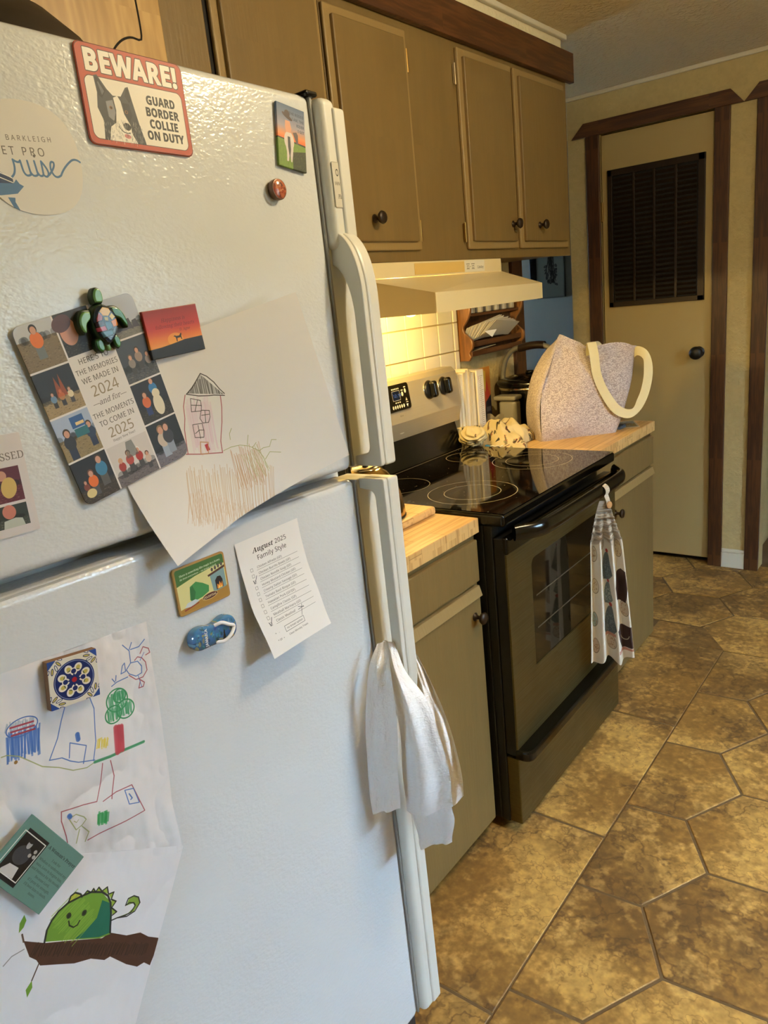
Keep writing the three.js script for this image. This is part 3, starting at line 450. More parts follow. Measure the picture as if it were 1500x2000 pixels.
function person(g, x, y, s, skin, top, leg, hair) { g.fillStyle = leg; g.fillRect(x - s * 0.16, y + s * 0.52, s * 0.32, s * 0.5); g.fillStyle = top; g.beginPath(); g.ellipse(x, y + s * 0.36, s * 0.24, s * 0.28, 0, 0, 7); g.fill(); g.fillStyle = hair; g.beginPath(); g.ellipse(x, y - s * 0.02, s * 0.15, s * 0.17, 0, 0, 7); g.fill(); g.fillStyle = skin; g.beginPath(); g.ellipse(x, y + s * 0.02, s * 0.11, s * 0.14, 0, 0, 7); g.fill(); }
function photo(g, x, y, w, h, sky, ground, horizon, ppl, seed) {
  g.save(); g.beginPath(); g.rect(x, y, w, h); g.clip(); g.fillStyle = sky; g.fillRect(x, y, w, h); g.fillStyle = ground; g.fillRect(x, y + h * horizon, w, h); const r = rng(seed);
  for (let i = 0; i < 260; i++) { g.globalAlpha = 0.22; g.fillStyle = r() < 0.5 ? '#000' : '#b9a98c'; const a = x + r() * w, b = y + h * horizon + r() * h * (1 - horizon); g.fillRect(a, b, 2 + r() * w * 0.05, 1 + r() * 4); } g.globalAlpha = 0.5;
  for (let i = 0; i < 10; i++) { g.fillStyle = 'rgba(20,24,22,0.6)'; g.beginPath(); g.ellipse(x + r() * w, y + h * horizon - r() * 10, w * 0.09, h * 0.09, 0, 0, 7); g.fill(); } g.globalAlpha = 1;
  for (const p of ppl) person(g, x + p[0] * w, y + p[1] * h, p[2] * h, ...p.slice(3)); g.restore();
}
const rr2 = (g, x, y, w, h, r) => { g.beginPath(); g.moveTo(x + r, y); g.arcTo(x + w, y, x + w, y + h, r); g.arcTo(x + w, y + h, x, y + h, r); g.arcTo(x, y + h, x, y, r); g.arcTo(x, y, x + w, y, r); g.closePath(); };
const ctext = (g, s, x, y, font, col = '#3a3733') => { g.font = font; g.fillStyle = col; g.textAlign = 'center'; g.fillText(s, x, y); g.textAlign = 'left'; };
const plate = (w, h, r, t, b = 0.0008) => planarUV(ext(rrect(w, h, r), t, b), w, h);

// warning sign magnet
fone('warning_sign', plate(0.137, 0.1, 0.009, 0.0022), print(canvasTex(1096, 800, (g, w, h) => {
  g.fillStyle = '#b8472c'; g.fillRect(0, 0, w, h); g.strokeStyle = '#2a120c'; g.lineWidth = 5; rr2(g, 6, 6, w - 12, h - 12, 66); g.stroke();
  g.fillStyle = '#ece6d8'; rr2(g, 48, 255, w - 96, h - 305, 60); g.fill(); g.stroke();
  g.font = 'bold 232px sans-serif'; g.textAlign = 'center'; g.save(); g.translate(w / 2, 214); g.scale(0.98, 1); g.lineWidth = 16; g.lineJoin = 'round'; g.strokeStyle = '#2a120c'; g.lineWidth = 26; g.strokeText('BEWARE!', 0, 0); g.fillStyle = g.strokeStyle = '#f3eee2'; g.lineWidth = 12; g.strokeText('BEWARE!', 0, 0); g.fillText('BEWARE!', 0, 0); g.restore();
  ['GUARD', 'BORDER', 'COLLIE', 'ON DUTY'].forEach((s, i) => { g.save(); g.translate(800, 400 + i * 98); g.scale(0.95, 1); ctext(g, s, 0, 0, 'bold 98px sans-serif', '#1d1a18'); g.strokeStyle = '#1d1a18'; g.lineWidth = 5; g.textAlign = 'center'; g.strokeText(s, 0, 0); g.restore(); }); g.textAlign = 'left';
  // dog portrait
  const B = '#35383a', D = '#1d1f20', C = '#ece7dc', Gy = '#85868a';
  blob(g, B, [150, 750, 170, 600, 130, 500, 150, 380, 140, 250, 175, 240, 250, 340, 300, 385, 380, 380, 440, 300, 470, 290, 490, 400, 510, 500, 530, 600, 560, 700, 570, 750]);
  blob(g, D, [150, 262, 172, 255, 240, 352, 190, 420, 160, 400]); blob(g, D, [445, 312, 468, 305, 482, 400, 455, 420, 420, 372]); blob(g, '#5a5c60', [168, 300, 178, 290, 222, 362, 195, 396]);
  blob(g, C, [300, 400, 345, 380, 370, 420, 385, 520, 430, 600, 440, 680, 480, 750, 200, 750, 230, 640, 290, 600, 310, 500]); blob(g, Gy, [220, 440, 290, 420, 300, 520, 270, 590, 225, 560]); blob(g, D, [385, 430, 450, 430, 470, 520, 430, 580, 395, 520]);
  g.fillStyle = '#8a5a2c'; for (const [x, y] of [[262, 485], [412, 500]]) { g.beginPath(); g.ellipse(x, y, 16, 14, 0, 0, 7); g.fill(); } g.fillStyle = '#0c0c0c'; for (const [x, y] of [[264, 485], [413, 500]]) { g.beginPath(); g.arc(x, y, 9, 0, 7); g.fill(); }
  g.fillStyle = '#141414'; g.beginPath(); g.ellipse(395, 620, 38, 30, 0.2, 0, 7); g.fill(); g.fillStyle = '#c47a7c'; g.beginPath(); g.ellipse(385, 700, 34, 18, 0.1, 0, 7); g.fill(); g.strokeStyle = '#2a2624'; g.lineWidth = 7; g.beginPath(); g.moveTo(310, 625); g.quadraticCurveTo(345, 690, 420, 668); g.stroke();
  const r = rng(3); g.lineWidth = 3; for (let i = 0; i < 260; i++) { const x = 150 + r() * 400, y = 560 + r() * 190; g.strokeStyle = r() < 0.5 ? 'rgba(40,42,44,0.5)' : 'rgba(220,216,206,0.55)'; g.beginPath(); g.moveTo(x, y); g.lineTo(x + (r() - 0.5) * 20, y + 24); g.stroke(); }
})), 0.2615, 1.698, 0.0008, 0, 'red and white BEWARE sign magnet with a border collie portrait', 'sign');

// round clear sticker
fone('round_sticker', plate(0.1066, 0.1066, 0.0532, 0.0006, 0), print(canvasTex(800, 800, (g, w, h) => {
  g.fillStyle = '#d4d0c8'; g.fillRect(0, 0, w, h); const K = 800 / 0.1066, X = (u) => (u - 0.0716) * K, Y = (v) => (1.6805 - v) * K, ink = '#5d564f', bl = '#4a6f96';
  const sp = (s, u, v, px, ls) => { g.font = px + 'px sans-serif'; g.fillStyle = ink; let x = X(u); for (const c of s) { g.fillText(c, x, Y(v)); x += g.measureText(c).width + ls; } };
  g.save(); g.translate(X(0.1014), Y(1.6415)); g.rotate(-0.06); g.font = '50px sans-serif'; g.fillStyle = ink; let x = 0; for (const c of 'BARKLEIGH') { g.fillText(c, x, 0); x += g.measureText(c).width + 13; } g.restore();
  g.save(); g.translate(X(0.0865), Y(1.6275)); g.rotate(-0.05); g.font = '80px sans-serif'; g.fillStyle = ink; x = 0; for (const c of 'PET PRO') { g.fillText(c, x, 0); x += g.measureText(c).width + 16; } g.restore();
  g.strokeStyle = bl; g.lineCap = g.lineJoin = 'round'; g.lineWidth = 15; g.save(); g.translate(X(0.101), Y(1.6105)); g.rotate(-0.06);
  g.beginPath(); g.moveTo(-10, 20); g.quadraticCurveTo(40, -10, 30, -100); g.quadraticCurveTo(70, -70, 85, -95); g.lineTo(90, -30); g.quadraticCurveTo(100, 25, 145, 0); g.lineTo(140, -95); g.moveTo(145, -20); g.quadraticCurveTo(160, 25, 200, 0); g.lineTo(195, -95); g.moveTo(200, -20); g.quadraticCurveTo(215, 25, 245, 0); g.lineTo(250, -95);
  g.quadraticCurveTo(300, -30, 285, 0); g.quadraticCurveTo(270, 22, 250, 5); g.moveTo(290, 0); g.quadraticCurveTo(360, -60, 350, -90); g.quadraticCurveTo(320, -110, 315, -40); g.quadraticCurveTo(330, 40, 390, 0); g.quadraticCurveTo(430, -60, 500, -105); g.quadraticCurveTo(540, -130, 580, -100); g.stroke(); g.fillStyle = ink; g.beginPath(); g.arc(205, -130, 10, 0, 7); g.fill(); g.restore();
  blob(g, '#26324e', [0, 470, 60, 480, 215, 560, 215, 610, 0, 600]); g.strokeStyle = '#e8e4da'; g.lineWidth = 7; for (const y of [500, 535]) { g.beginPath(); g.moveTo(0, y - 20); g.lineTo(210, y + 50); g.stroke(); } blob(g, bl, [0, 600, 215, 590, 240, 560, 260, 590, 290, 605, 230, 660, 100, 680, 0, 676]);
  blob(g, bl, [150, 690, 205, 690, 200, 720, 235, 800, 205, 830, 190, 780]); blob(g, bl, [30, 395, 55, 375, 80, 395, 55, 425]);
}), { roughness: 0.3 }), 0.1249, 1.6272, 0.0002, 0, 'round pale sticker reading PET PRO in thin letters', 'sticker');

fone('picture_magnet', plate(0.0533, 0.0805, 0.0008, 0.004), print(canvasTex(400, 604, (g, w, h) => {
  const G = g.createLinearGradient(0, 0, 0, 340); G.addColorStop(0, '#3f5878'); G.addColorStop(0.6, '#9a93a0'); G.addColorStop(0.85, '#e08a4e'); G.addColorStop(1, '#e8641e'); g.fillStyle = G; g.fillRect(0, 0, w, h); blob(g, '#6d8a2c', [0, 330, w, 350, w, h, 0, h]); blob(g, '#2e2c16', [0, 325, w, 340, w, 356, 0, 336]); blob(g, '#34391a', [200, 440, w, 400, w, h, 200, h]);
  const r = rng(8); for (let i = 0; i < 400; i++) { g.fillStyle = r() < 0.5 ? 'rgba(150,170,60,0.5)' : 'rgba(30,40,16,0.5)'; g.fillRect(r() * w, 360 + r() * 240, 2, 8 + r() * 12); }
  blob(g, '#5b4a48', [215, 250, 270, 235, 290, 260, 290, 350, 265, 350, 240, 300]); g.fillStyle = '#d8cbc2'; g.beginPath(); g.ellipse(160, 340, 70, 90, 0, 0, 7); g.fill(); blob(g, '#cfc4bc', [95, 340, 225, 340, 205, 470, 190, 540, 175, 540, 165, 440, 140, 540, 118, 540, 120, 450]); blob(g, '#3c3a36', [140, 300, 175, 300, 180, 420, 160, 520, 140, 400]);
  blob(g, '#d89a78', [115, 150, 180, 150, 200, 220, 185, 260, 120, 262, 108, 210]); g.fillStyle = '#3a2420'; g.beginPath(); g.ellipse(145, 110, 75, 20, 0.35, 0, 7); g.fill(); g.beginPath(); g.ellipse(145, 85, 38, 36, 0.2, 0, 7); g.fill();
  g.font = 'bold 38px sans-serif'; g.fillStyle = '#22364f'; g.textAlign = 'right'; ['THE RODEO', 'I AM, THE', 'RIDER', 'I GET'].forEach((s, i) => g.fillText(s, 385, 82 + i * 50)); g.textAlign = 'left';
})), 0.503, 1.6895, 0.001, -6.8, 'small picture magnet of a rider on a white horse at sunset', 'magnet');

{ const b = thing('button_magnet', 'small round coppery button magnet near the freezer handle', 'magnet'); fmount(b, 0.4606, 1.6205, 0.001, 0);
  add(b, 'backing', lathe([[0, 0], [0.0125, 0], [0.0135, 0.003], [0.0135, 0.008], [0.0125, 0.0098], [0, 0.0098]], 36).rotateX(Math.PI / 2), std({ color: '#6e5546', roughness: 0.3, metalness: 0.6 }));
  add(b, 'picture_dome', planarUV(lathe([[0.0122, 0.0096], [0.009, 0.0112], [0.004, 0.0119], [0, 0.012]], 36).rotateX(Math.PI / 2), 0.025, 0.025), print(canvasTex(128, 128, (g) => { g.fillStyle = '#b0664a'; g.fillRect(0, 0, 128, 128); const r = rng(6); for (let i = 0; i < 60; i++) { g.fillStyle = ['#8a4030', '#c98a66', '#5c3c3a', '#a0503a'][Math.floor(r() * 4)]; g.globalAlpha = 0.6; g.beginPath(); g.ellipse(r() * 128, r() * 128, 6 + r() * 14, 4 + r() * 8, r() * 3, 0, 7); g.fill(); } }), { roughness: 0.15 })); }

// photo cards
fone('photo_card', plate(0.148, 0.196, 0.011, 0.0012, 0.0004), print(canvasTex(888, 1176, (g, w, h) => {
  g.fillStyle = '#dcd7d4'; g.fillRect(0, 0, w, h);
  const sk = '#c9967e', cw = 268, ch = 282;
  photo(g, 0, 0, cw, ch, '#b9bcc2', '#7a6a50', 0.35, [[0.48, 0.16, 0.62, sk, '#d8702c', '#6d7472', '#26262c']], 1); photo(g, 0, ch + 12, cw, ch, '#262a30', '#9a8560', 0.62, [[0.3, 0.52, 0.3, sk, '#6d8aa8', '#333', '#3a2a20'], [0.52, 0.5, 0.32, sk, '#b07a4a', '#333', '#3a2a20'], [0.75, 0.52, 0.3, sk, '#d8c8a0', '#444', '#5a4630']], 2);
  blob(g, 'rgba(190,90,50,0.7)', [110, 470, 130, 340, 150, 420, 165, 330, 185, 470]);
  photo(g, 0, 2 * (ch + 12), cw, ch, '#a3b2cc', '#8d7c58', 0.5, [[0.25, 0.38, 0.6, sk, '#30343c', '#2a3348', '#40342a'], [0.86, 0.36, 0.5, sk, '#2a3a52', '#26304a', '#40342a']], 3); g.fillStyle = '#2f5a94'; g.fillRect(120, 610, 96, 74); g.fillStyle = '#e6c890'; g.fillRect(150, 650, 60, 20); g.fillStyle = '#2a6a74'; g.fillRect(126, 690, 96, 54);
  photo(g, 0, 3 * (ch + 12), cw, ch + 12, '#1e2024', '#3c3226', 0.6, [[0.42, 0.36, 0.5, sk, '#e0702c', '#4c4c4a', '#6a4030'], [0.74, 0.14, 0.6, sk, '#3a7aa0', '#55524c', '#3a2a20'], [0.2, 0.5, 0.3, sk, '#7a4030', '#333', '#4a3020']], 4); g.fillStyle = '#d8c48a'; g.beginPath(); g.ellipse(70, 1110, 36, 30, 0, 0, 7); g.fill();
  photo(g, cw + 12, 0, 250, 268, '#3a3d40', '#2c2e30', 0.7, [], 5); g.fillStyle = '#c9937e'; g.beginPath(); g.ellipse(350, 120, 62, 84, 0.1, 0, 7); g.fill(); g.fillStyle = '#5a4044'; g.beginPath(); g.ellipse(320, 60, 70, 50, -0.3, 0, 7); g.fill();
  photo(g, 545, 0, w - 545, 268, '#b4bccb', '#77746c', 0.68, [], 6); for (let i = 0; i < 5; i++) blob(g, '#4c4a52', [600 + i * 52, 220, 606 + i * 52, 110 + i * 16, 640 + i * 52, 105 + i * 16, 655 + i * 52, 225]);
  const x3 = 620; photo(g, x3, 280, w - x3, ch, '#3f444b', '#4a4c50', 0.7, [[0.3, 0.42, 0.4, sk, '#8a8078', '#444', '#6a5a4c'], [0.55, 0.3, 0.44, sk, '#9a8478', '#444', '#3a2a24'], [0.8, 0.46, 0.38, sk, '#8c7c74', '#444', '#3a2a20']], 7);
  photo(g, x3, 574, w - x3, ch, '#20232a', '#2f2c26', 0.62, [[0.3, 0.32, 0.5, sk, '#d06a3a', '#2c3c66', '#3a2a20'], [0.62, 0.06, 0.5, sk, '#3a78b0', '#333', '#3a2a20']], 8); g.fillStyle = '#d8cdb4'; g.beginPath(); g.ellipse(790, 760, 42, 74, 0, 0, 7); g.fill(); g.beginPath(); g.arc(795, 680, 32, 0, 7); g.fill();
  photo(g, x3, 868, w - x3, 308, '#1f2428', '#6e6a74', 0.66, [[0.38, 0.2, 0.62, sk, '#c0b0a0', '#9aa4b4', '#8a6a4a'], [0.56, 0.18, 0.6, sk, '#3a3a40', '#8a94a4', '#3a2a20']], 9);
  photo(g, cw + 12, 890, x3 - cw - 24, 286, '#cdc6c2', '#6a6264', 0.72, [[0.2, 0.4, 0.4, sk, '#a03a34', '#444', '#c9a070'], [0.42, 0.3, 0.44, sk, '#b04a40', '#444', '#4a3020'], [0.66, 0.32, 0.42, sk, '#a8322e', '#444', '#ddd'], [0.84, 0.5, 0.36, sk, '#c9b0a0', '#444', '#4a3020']], 10); blob(g, 'rgba(80,86,84,0.6)', [430, 900, 480, 900, 500, 1010, 400, 1010]);
  const cx = 445, F = '#55504c'; ctext(g, "HERE'S TO", cx, 330, '50px sans-serif', F); ctext(g, 'THE MEMORIES', cx, 392, '46px sans-serif', F); ctext(g, 'WE MADE IN', cx, 452, '50px sans-serif', F); ctext(g, '2024', cx, 548, '96px sans-serif', '#8d7f66'); ctext(g, '—and for—', cx, 610, 'italic 48px serif', F); ctext(g, 'THE MOMENTS', cx, 684, '48px sans-serif', F); ctext(g, 'TO COME IN', cx, 744, '50px sans-serif', F); ctext(g, '2025', cx, 834, '92px sans-serif', '#8d7f66'); ctext(g, 'Happy New Year!', cx, 866, '22px serif', F); 
})), 0.1558, 1.3848, 0.004, 12.2, 'white holiday photo card with nine photos tilted on the freezer', 'photo card');
fone('photo_card', plate(0.102, 0.101, 0.002, 0.0008, 0), print(canvasTex(600, 594, (g, w, h) => {
  g.fillStyle = '#cfc8c6'; g.fillRect(0, 0, w, h); ctext(g, 'BLESSED', 470, 150, '60px serif', '#6a625e'); photo(g, 300, 190, 250, 205, '#5a2a3a', '#5c2432', 0.5, [], 31); g.fillStyle = '#c0907a'; g.beginPath(); g.arc(440, 235, 30, 0, 7); g.fill(); g.fillStyle = '#c9ab62'; g.beginPath(); g.ellipse(470, 310, 46, 62, 0.2, 0, 7); g.fill(); photo(g, 350, 412, 200, 132, '#2c3430', '#3a423c', 0.6, [], 32); g.fillStyle = '#c07868'; g.beginPath(); g.ellipse(440, 450, 40, 42, 0, 0, 7); g.fill(); blob(g, '#b4baae', [390, 545, 400, 500, 470, 490, 510, 500, 520, 545]); photo(g, 60, 412, 278, 132, '#7a5a48', '#3a2a22', 0.6, [], 33);
}), { roughness: 0.6 }), -0.0003, 1.3143, 0.0012, 0, 'pale birth announcement card with baby photos at the left edge', 'photo card');

// sunset magnet
fone('picture_magnet', plate(0.078, 0.0545, 0.0006, 0.005), print(canvasTex(624, 436, (g, w, h) => {
  const G = g.createLinearGradient(0, 0, 0, 330); G.addColorStop(0, '#8c2a24'); G.addColorStop(0.5, '#b8342a'); G.addColorStop(0.8, '#d8702a'); G.addColorStop(1, '#e0903a'); g.fillStyle = G; g.fillRect(0, 0, w, h); g.fillStyle = 'rgba(240,180,70,0.5)'; g.beginPath(); g.ellipse(300, 290, 90, 60, 0, 0, 7); g.fill(); blob(g, '#15181c', [0, 345, 120, 340, 260, 325, 400, 305, w, 300, w, h, 0, h]);
  ctext(g, 'Happiness is', 320, 120, 'italic 46px serif', '#56161a'); ctext(g, 'following their hearts', 330, 175, 'italic 44px serif', '#56161a'); ctext(g, 'D. Agne', 430, 220, 'italic 34px serif', '#56161a');
  blob(g, '#1a1410', [282, 262, 300, 254, 316, 262, 350, 262, 372, 240, 380, 246, 372, 270, 376, 300, 368, 300, 362, 280, 322, 282, 318, 312, 308, 312, 308, 280, 300, 268]);
})), 0.2548, 1.4492, 0.0042, 4.6, 'red sunset magnet with a small running dog silhouette', 'magnet');

// green card magnet (prayer)
fone('prayer_magnet', plate(0.0886, 0.066, 0.0008, 0.004), print(canvasTex(708, 528, (g, w, h) => {
  g.fillStyle = '#5f8378'; g.fillRect(0, 0, w, h); g.fillStyle = '#0f0f10'; g.fillRect(60, 84, 256, 400); g.strokeStyle = '#d8d4cc'; g.lineWidth = 8; g.strokeRect(40, 116, 262, 330);
  g.fillStyle = '#3a3b3e'; g.beginPath(); g.ellipse(170, 270, 80, 76, 0, 0, 7); g.fill(); g.fillStyle = '#9a9a98'; g.beginPath(); g.ellipse(170, 180, 24, 34, 0, 0, 7); g.fill(); g.fillStyle = '#1a1a1a'; g.beginPath(); g.ellipse(166, 152, 28, 18, 0, 0, 7); g.fill(); blob(g, '#c4beb8', [90, 420, 130, 360, 230, 352, 250, 440, 90, 446]); g.fillStyle = '#a8a29c'; for (const [x, y] of [[262, 196], [280, 232], [236, 240]]) { g.beginPath(); g.arc(x, y, 16, 0, 7); g.fill(); }
  g.fillStyle = '#1c2a28'; ctext(g, "A Woman's Prayer", 515, 118, 'bold 38px serif', '#1c2a28'); ['I ask for', 'Wisdom to understand my', 'man, Love to forgive him,', 'and Patience for his moods.', 'Because Lord,', 'if I pray for strength,', "I'll beat him to death.", 'Amen.'].forEach((s, i) => ctext(g, s, 510, 178 + i * 40, '28px serif', '#23352f'));
})), -0.0383, 0.9249, 0.0125, -63, 'green prayer magnet with a black and white photo, turned sideways', 'magnet');

// tea magnet: banner, armchair and fireplace
fone('tin_magnet', plate(0.0815, 0.0615, 0.005, 0.003), print(canvasTex(652, 492, (g, w, h) => {
  g.fillStyle = '#a8803e'; g.fillRect(0, 0, w, h); g.save(); rr2(g, 22, 20, w - 44, h - 40, 26); g.clip(); g.fillStyle = '#d6cf8e'; g.fillRect(0, 0, w, h); blob(g, '#3f6b2e', [0, 0, w, 0, w, 120, 480, 118, 260, 140, 0, 190]); blob(g, '#a67c2e', [0, h, 0, 430, 330, 390, w, 360, w, h]);
  blob(g, '#7a9aa0', [430, 190, 620, 170, 620, 370, 450, 385]); blob(g, '#4c2c1e', [405, 186, 640, 140, 640, 165, 412, 206]); blob(g, '#201612', [490, 370, 486, 270, 520, 236, 560, 240, 580, 280, 582, 364]); blob(g, '#dd8a2c', [500, 366, 505, 310, 525, 330, 540, 290, 555, 330, 572, 300, 576, 362]); blob(g, '#f2cf6a', [515, 366, 530, 330, 542, 366, 556, 340, 564, 364]);
  blob(g, '#3f8a4a', [150, 360, 170, 230, 250, 200, 330, 240, 400, 290, 390, 350, 300, 380, 180, 390]); blob(g, '#2f6e3a', [170, 250, 200, 225, 230, 300, 200, 380, 160, 370]); blob(g, '#c4cdd2', [70, 420, 110, 380, 210, 372, 260, 400, 160, 430]); blob(g, '#8a3a2c', [60, 440, 250, 412, 250, 424, 70, 454]);
  g.fillStyle = '#55504a'; for (let i = 0; i < 4; i++) { g.beginPath(); g.ellipse(470 + i * 42, 146 - i * 7, 15, 20, 0, 0, 7); g.fill(); } g.restore();
  g.save(); g.translate(330, 110); g.rotate(-0.04); ctext(g, 'There is something like magic in a home,', 0, -20, 'italic 27px serif', '#e6ead2'); ctext(g, 'far from everywhere — tea brings us back', -30, 14, 'italic 23px serif', '#e6ead2'); g.restore();
  g.save(); g.translate(395, 400); g.rotate(-0.03); g.fillStyle = '#4a1c1a'; g.beginPath(); g.ellipse(0, 0, 98, 32, 0, 0, 7); g.fill(); g.strokeStyle = '#d8b878'; g.lineWidth = 5; g.stroke(); ctext(g, 'CELESTIAL', 0, 12, 'bold 30px serif', '#ead9b0'); g.restore();
})), 0.2355, 1.1402, 0.001, 0.6, 'green and gold tin magnet with fireplace scene', 'magnet');

{ // flip flop magnet
  const s = new THREE.Shape(); s.moveTo(-0.036, 0); s.bezierCurveTo(-0.036, 0.014, -0.022, 0.017, -0.008, 0.0125); s.bezierCurveTo(0.004, 0.010, 0.010, 0.019, 0.020, 0.0185); s.bezierCurveTo(0.032, 0.018, 0.037, 0.008, 0.036, -0.002); s.bezierCurveTo(0.035, -0.014, 0.022, -0.018, 0.008, -0.0155); s.bezierCurveTo(-0.004, -0.014, -0.012, -0.0155, -0.022, -0.0155); s.bezierCurveTo(-0.032, -0.015, -0.036, -0.009, -0.036, 0);
  const b = thing('sandal_magnet', 'glossy blue flip flop shaped magnet with white strap', 'magnet'); fmount(b, 0.234, 1.0745, 0.001, -4);
  add(b, 'sole', planarUV(ext(s, 0.015, 0.004, 4, 20), 0.074, 0.038), print(canvasTex(592, 304, (g, w, h) => { const G = g.createLinearGradient(0, 0, 0, h); G.addColorStop(0, '#4a86b4'); G.addColorStop(0.6, '#3a6a9c'); G.addColorStop(1, '#2a3f48'); g.fillStyle = G; g.fillRect(0, 0, w, h); const r = rng(12); for (let i = 0; i < 90; i++) { g.fillStyle = ['#3d9ac0', '#1d2a2c', '#c7a63a', '#38408c', '#2f6b5a', '#86bcd0'][Math.floor(r() * 6)]; g.globalAlpha = 0.45; g.beginPath(); g.ellipse(r() * w, r() * h, 6 + r() * 30, 5 + r() * 16, r() * 3, 0, 7); g.fill(); } g.globalAlpha = 1; blob(g, '#18140f', [380, 240, 400, 140, 408, 140, 420, 240]); blob(g, '#c9a030', [470, 250, 500, 180, 530, 160, 520, 240]); g.save(); g.translate(190, 250); g.rotate(-Math.PI / 2); g.font = 'bold 44px sans-serif'; g.fillStyle = '#e8ece8'; g.fillText('JAMAICA', 0, 0); g.restore(); }), { roughness: 0.08, clearcoat: 1, clearcoatRoughness: 0.05 }));
  add(b, 'strap', tube([[0.000, 0.0105, 0.013], [0.008, 0.013, 0.018], [0.018, 0.008, 0.020], [0.0285, 0.002, 0.0165], [0.020, -0.006, 0.020], [0.010, -0.012, 0.018], [0.000, -0.0115, 0.013]], 0.0024, 60, 10), std({ color: '#f1efe9', roughness: 0.2 }));
}
{ // glazed tile magnet
  const b = thing('tile_magnet', 'square blue and yellow patterned ceramic tile magnet', 'magnet'); fmount(b, 0.0461, 1.0967, 0.002, -6.9);
  add(b, 'clay_body', ext(rrect(0.0565, 0.0535, 0.001), 0.0085, 0.0008), std({ color: '#7d5a3e', roughness: 0.9 }));
  add(b, 'glazed_face', planarUV(ext(rrect(0.0560, 0.0530, 0.001), 0.0012, 0.0004).translate(0, 0, 0.0083), 0.056, 0.053), print(canvasTex(512, 512, (g, w) => {
    g.fillStyle = '#d5d0c0'; g.fillRect(0, 0, w, w); const c = w / 2, N = '#1c2a62', Yl = '#b9ac58', Gn = '#5d6a4a', leaf = (x, y, a, l, k, col) => { g.save(); g.translate(x, y); g.rotate(a); g.fillStyle = col; g.beginPath(); g.ellipse(0, 0, l, k, 0, 0, 7); g.fill(); g.restore(); };
    for (const [x, y] of [[0, 0], [w, 0], [0, w], [w, w]]) { g.fillStyle = '#2d4a90'; g.save(); g.translate(x, y); g.rotate(Math.PI / 4); g.fillRect(-60, -60, 120, 120); g.restore(); for (let i = 0; i < 5; i++) { const a = Math.atan2(c - y, c - x) + (i - 2) * 0.42; leaf(x + Math.cos(a) * 118, y + Math.sin(a) * 118, a + 0.5, 38, 15, N); leaf(x + Math.cos(a) * 118, y + Math.sin(a) * 118, a + 0.5, 30, 9, i % 2 ? Yl : '#cfd3c8'); } }
    g.strokeStyle = N; g.lineWidth = 34; g.beginPath(); g.arc(c, c, 196, 0, 7); g.stroke(); g.lineWidth = 5; g.strokeStyle = '#8fa0c8'; g.beginPath(); g.arc(c, c, 200, 0, 7); g.stroke(); g.fillStyle = N; g.beginPath(); g.arc(c, c, 180, 0, 7); g.fill();
    for (let i = 0; i < 8; i++) { const a = i * Math.PI / 4 + 0.39; leaf(c + Math.cos(a) * 132, c + Math.sin(a) * 132, a, 46, 40, '#dcd8c8'); leaf(c + Math.cos(a) * 130, c + Math.sin(a) * 130, a, 26, 22, Yl); leaf(c + Math.cos(a) * 112, c + Math.sin(a) * 112, a + 1.57, 26, 6, Gn); }
    for (let i = 0; i < 4; i++) { const a = i * Math.PI / 2; leaf(c + Math.cos(a) * 88, c + Math.sin(a) * 88, a, 40, 36, '#dcd8c8'); leaf(c + Math.cos(a) * 92, c + Math.sin(a) * 92, a + 0.78, 26, 26, N); } for (let i = 0; i < 8; i++) { const a = i * Math.PI / 4; leaf(c + Math.cos(a) * 48, c + Math.sin(a) * 48, a, 18, 10, N); } g.fillStyle = '#9c2430'; g.beginPath(); g.arc(c, c, 27, 0, 7); g.fill();
  }), { roughness: 0.12 }));
}
